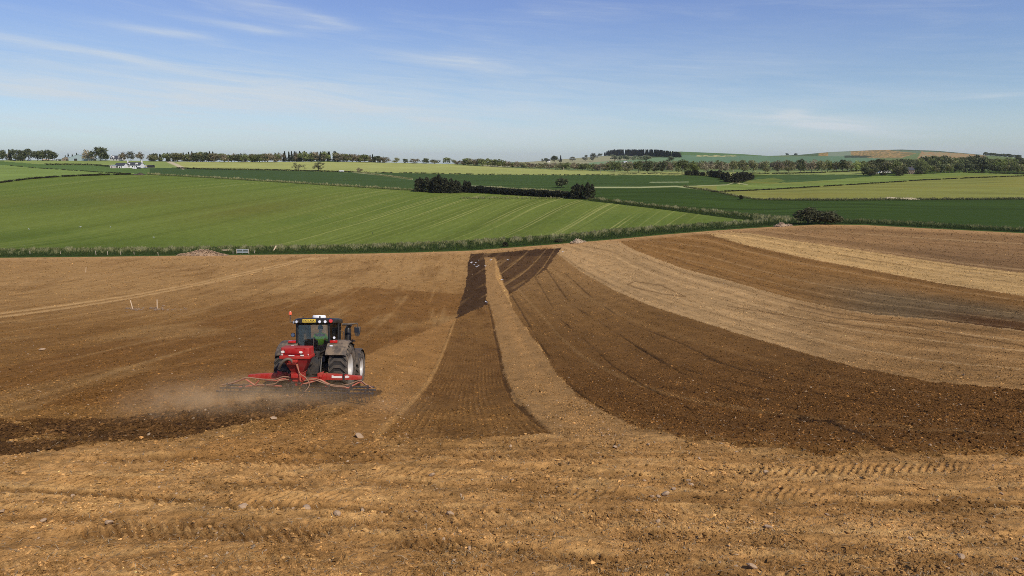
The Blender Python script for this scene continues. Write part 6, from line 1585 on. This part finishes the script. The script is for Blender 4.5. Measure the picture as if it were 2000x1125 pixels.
# ------------------------------------------------------------------ light, sky, camera
SUN_EL, SUN_AZ = math.radians(46), math.radians(40)      # azimuth measured from straight behind the camera towards its right
to_sun = Vector((math.cos(SUN_EL) * math.sin(SUN_AZ), -math.cos(SUN_EL) * math.cos(SUN_AZ), math.sin(SUN_EL)))
sl_ = bpy.data.lights.new('sun', 'SUN'); sl_.energy = 3.9; sl_.angle = math.radians(.5); sl_.color = (1.0, .915, .77)
so = link('sun', sl_); so.rotation_euler = to_sun.to_track_quat('Z', 'Y').to_euler()
W_ = bpy.data.worlds.new('World'); SC.world = W_; W_.use_nodes = True
nt = W_.node_tree; nt.nodes.clear(); N, L = nt.nodes, nt.links
wo = N.new('ShaderNodeOutputWorld'); bg = N.new('ShaderNodeBackground'); L.new(bg.outputs[0], wo.inputs[0])
sky = N.new('ShaderNodeTexSky'); sky.sky_type = 'NISHITA'; sky.sun_disc = False
sky.sun_elevation = SUN_EL; sky.sun_rotation = math.atan2(to_sun.x, to_sun.y)
sky.air_density = 1.0; sky.dust_density = .6; sky.ozone_density = 2.2; sky.altitude = 100
bg.inputs[1].default_value = .085
tc = N.new('ShaderNodeTexCoord'); sx = N.new('ShaderNodeSeparateXYZ'); L.new(tc.outputs['Generated'], sx.inputs[0])
el = math_n(nt, 'MULTIPLY', math_n(nt, 'ARCSINE', sx.outputs[2]), 180 / PI)
az = math_n(nt, 'MULTIPLY', math_n(nt, 'ARCTAN2', sx.outputs[0], sx.outputs[1]), 180 / PI)
# cirrus: noise drawn out sideways, on the sphere of directions
cv = N.new('ShaderNodeCombineXYZ'); L.new(math_n(nt, 'MULTIPLY', az, .045), cv.inputs[0])
L.new(math_n(nt, 'ADD', math_n(nt, 'MULTIPLY', el, .42), math_n(nt, 'MULTIPLY', az, .028)), cv.inputs[1])
n1 = noise_n(nt, cv.outputs[0], 1.6, 7, .6, .5)
cv2 = N.new('ShaderNodeCombineXYZ'); L.new(math_n(nt, 'MULTIPLY', az, .09), cv2.inputs[0])
L.new(math_n(nt, 'ADD', math_n(nt, 'MULTIPLY', el, 1.2), math_n(nt, 'MULTIPLY', az, .10)), cv2.inputs[1])
n2 = noise_n(nt, cv2.outputs[0], 1.4, 6, .65, .8)
wisp = math_n(nt, 'MULTIPLY', ramp(nt, n1, [(.45, 0.0), (.75, 1.0)]), ramp(nt, n2, [(.35, .25), (.7, 1.0)]))
tot = math_n(nt, 'MULTIPLY', wisp, .30)
def streak(a0, e0, wa, we, tilt, amp):
    global tot
    da = math_n(nt, 'SUBTRACT', az, a0)
    de = math_n(nt, 'SUBTRACT', math_n(nt, 'SUBTRACT', el, e0), math_n(nt, 'MULTIPLY', da, tilt))
    de = math_n(nt, 'ADD', de, math_n(nt, 'MULTIPLY', math_n(nt, 'SUBTRACT', n1, .5), we * 3.0))
    q1 = math_n(nt, 'POWER', math_n(nt, 'DIVIDE', da, wa), 2.0); q2 = math_n(nt, 'POWER', math_n(nt, 'ABSOLUTE', math_n(nt, 'DIVIDE', de, we)), 2.0)
    g = math_n(nt, 'EXPONENT', math_n(nt, 'MULTIPLY', math_n(nt, 'ADD', q1, q2), -1.0))
    g = math_n(nt, 'MULTIPLY', g, math_n(nt, 'MULTIPLY', ramp(nt, n2, [(.3, .45), (.65, 1.0)]), amp))
    tot = math_n(nt, 'ADD', tot, g)
def ang(px, py):
    u, t = ray(px, py); d = Vector((float(u), 1.0, float(t))).normalized()
    return math.degrees(math.atan2(d.x, d.y)), math.degrees(math.asin(d.z))
for px_, py_, wpx, hpx, tilt, amp in ((305,61,80,6,-.06,.50),(480,52,95,7,-.09,.42),(530,22,110,14,-.15,.36),(640,40,60,6,-.2,.30),(180,98,190,7,-.10,.30),(260,120,240,8,-.12,.20),(420,205,300,12,-.06,.22),(80,160,240,9,-.03,.18),(880,122,110,9,-.11,.46),(960,75,60,7,-.12,.14),
                                      (420,180,420,26,-.05,.34),(700,212,260,16,-.12,.22),(120,220,300,26,0,.16),(1600,236,120,11,-.12,.70),(1552,220,26,7,0,.60),(1480,262,900,26,0,.18),(1930,188,60,3,.02,.2),(950,262,500,22,0,.16),(430,165,620,70,-.02,.36),(150,190,420,14,-.03,.20),(560,160,300,10,-.10,.18),(1250,150,420,60,0,.20),(1700,195,380,8,.01,.16),(1350,120,260,8,-.06,.12),(1050,215,700,50,0,.14)):
    a0, e0 = ang(px_, py_); k_ = 180 / PI / F
    streak(a0, e0, wpx * k_, hpx * k_, tilt, amp)
tot = math_n(nt, 'MINIMUM', tot, .85)
SKYK = 1 / .085
# the sky's own colour, a little graded by height as the photograph shows it
tint = N.new('ShaderNodeValToRGB'); e = tint.color_ramp.elements
SKYSTOPS = [(0.0, (1, 1, 1)), (1.0, (1, 1, 1))]
skyc = sky.outputs[0]
grade = N.new('ShaderNodeValToRGB')
fe = math_n(nt, 'DIVIDE', el, 30.0, clamp=True); L.new(fe, grade.inputs[0])
ge = grade.color_ramp.elements
GR_ = [(0.0, (1.20, 1.38, 1.60)), (.10, (1.10, 1.24, 1.48)), (.22, (.94, 1.08, 1.34)), (.5, (1.10, 1.07, 1.46)), (.75, (1.12, 1.08, 1.66)), (1.0, (1.1, 1.08, 1.66))]
while len(ge) < len(GR_): ge.new(.5)
for q_, (p_, c_) in zip(ge, GR_): q_.position = p_; q_.color = (*c_, 1)
skyc = mix_rgb(nt, 1.0, skyc, grade.outputs[0], 'MULTIPLY')
cl = mix_rgb(nt, tot, skyc, tuple(np.array(lin(212, 220, 226)) * SKYK * 1.0))
L.new(cl, bg.inputs[0])

# thin air between the camera and the far hills
hb = MB(); hb.box((0, 4500, 75), (24000, 27000, 430)); hm = bpy.data.materials.new('haze'); nt2, N2, L2 = nodes(hm)
o2 = N2.new('ShaderNodeOutputMaterial'); v2 = N2.new('ShaderNodeVolumePrincipled'); v2.inputs['Color'].default_value = (.86, .90, .94, 1); v2.inputs['Density'].default_value = .00004; v2.inputs['Anisotropy'].default_value = .2
L2.new(v2.outputs[0], o2.inputs['Volume'])
if HAZE: tag(hb.build('haze', hm), 'thin pale haze in the air over the fields', 'haze', None, 'stuff')
cam = bpy.data.cameras.new('camera'); cam.sensor_width = 36; cam.lens = 36 * F / 2000; cam.clip_start = .1; cam.clip_end = 30000
co = link('camera', cam); co.location = (0, 0, CAMZ); co.rotation_euler = (PI / 2 - PITCH, 0, 0)
SC.camera = co
SC.view_settings.view_transform = 'Standard'; SC.view_settings.look = 'None'; SC.view_settings.gamma = 1
SC.view_settings.exposure = 0.0
SC.cycles.use_denoising = False; SC.cycles.filter_width = .9
SC.cycles.max_bounces = 6; SC.cycles.transparent_max_bounces = 12; SC.cycles.diffuse_bounces = 3; SC.cycles.glossy_bounces = 3
SC.cycles.volume_bounces = 1
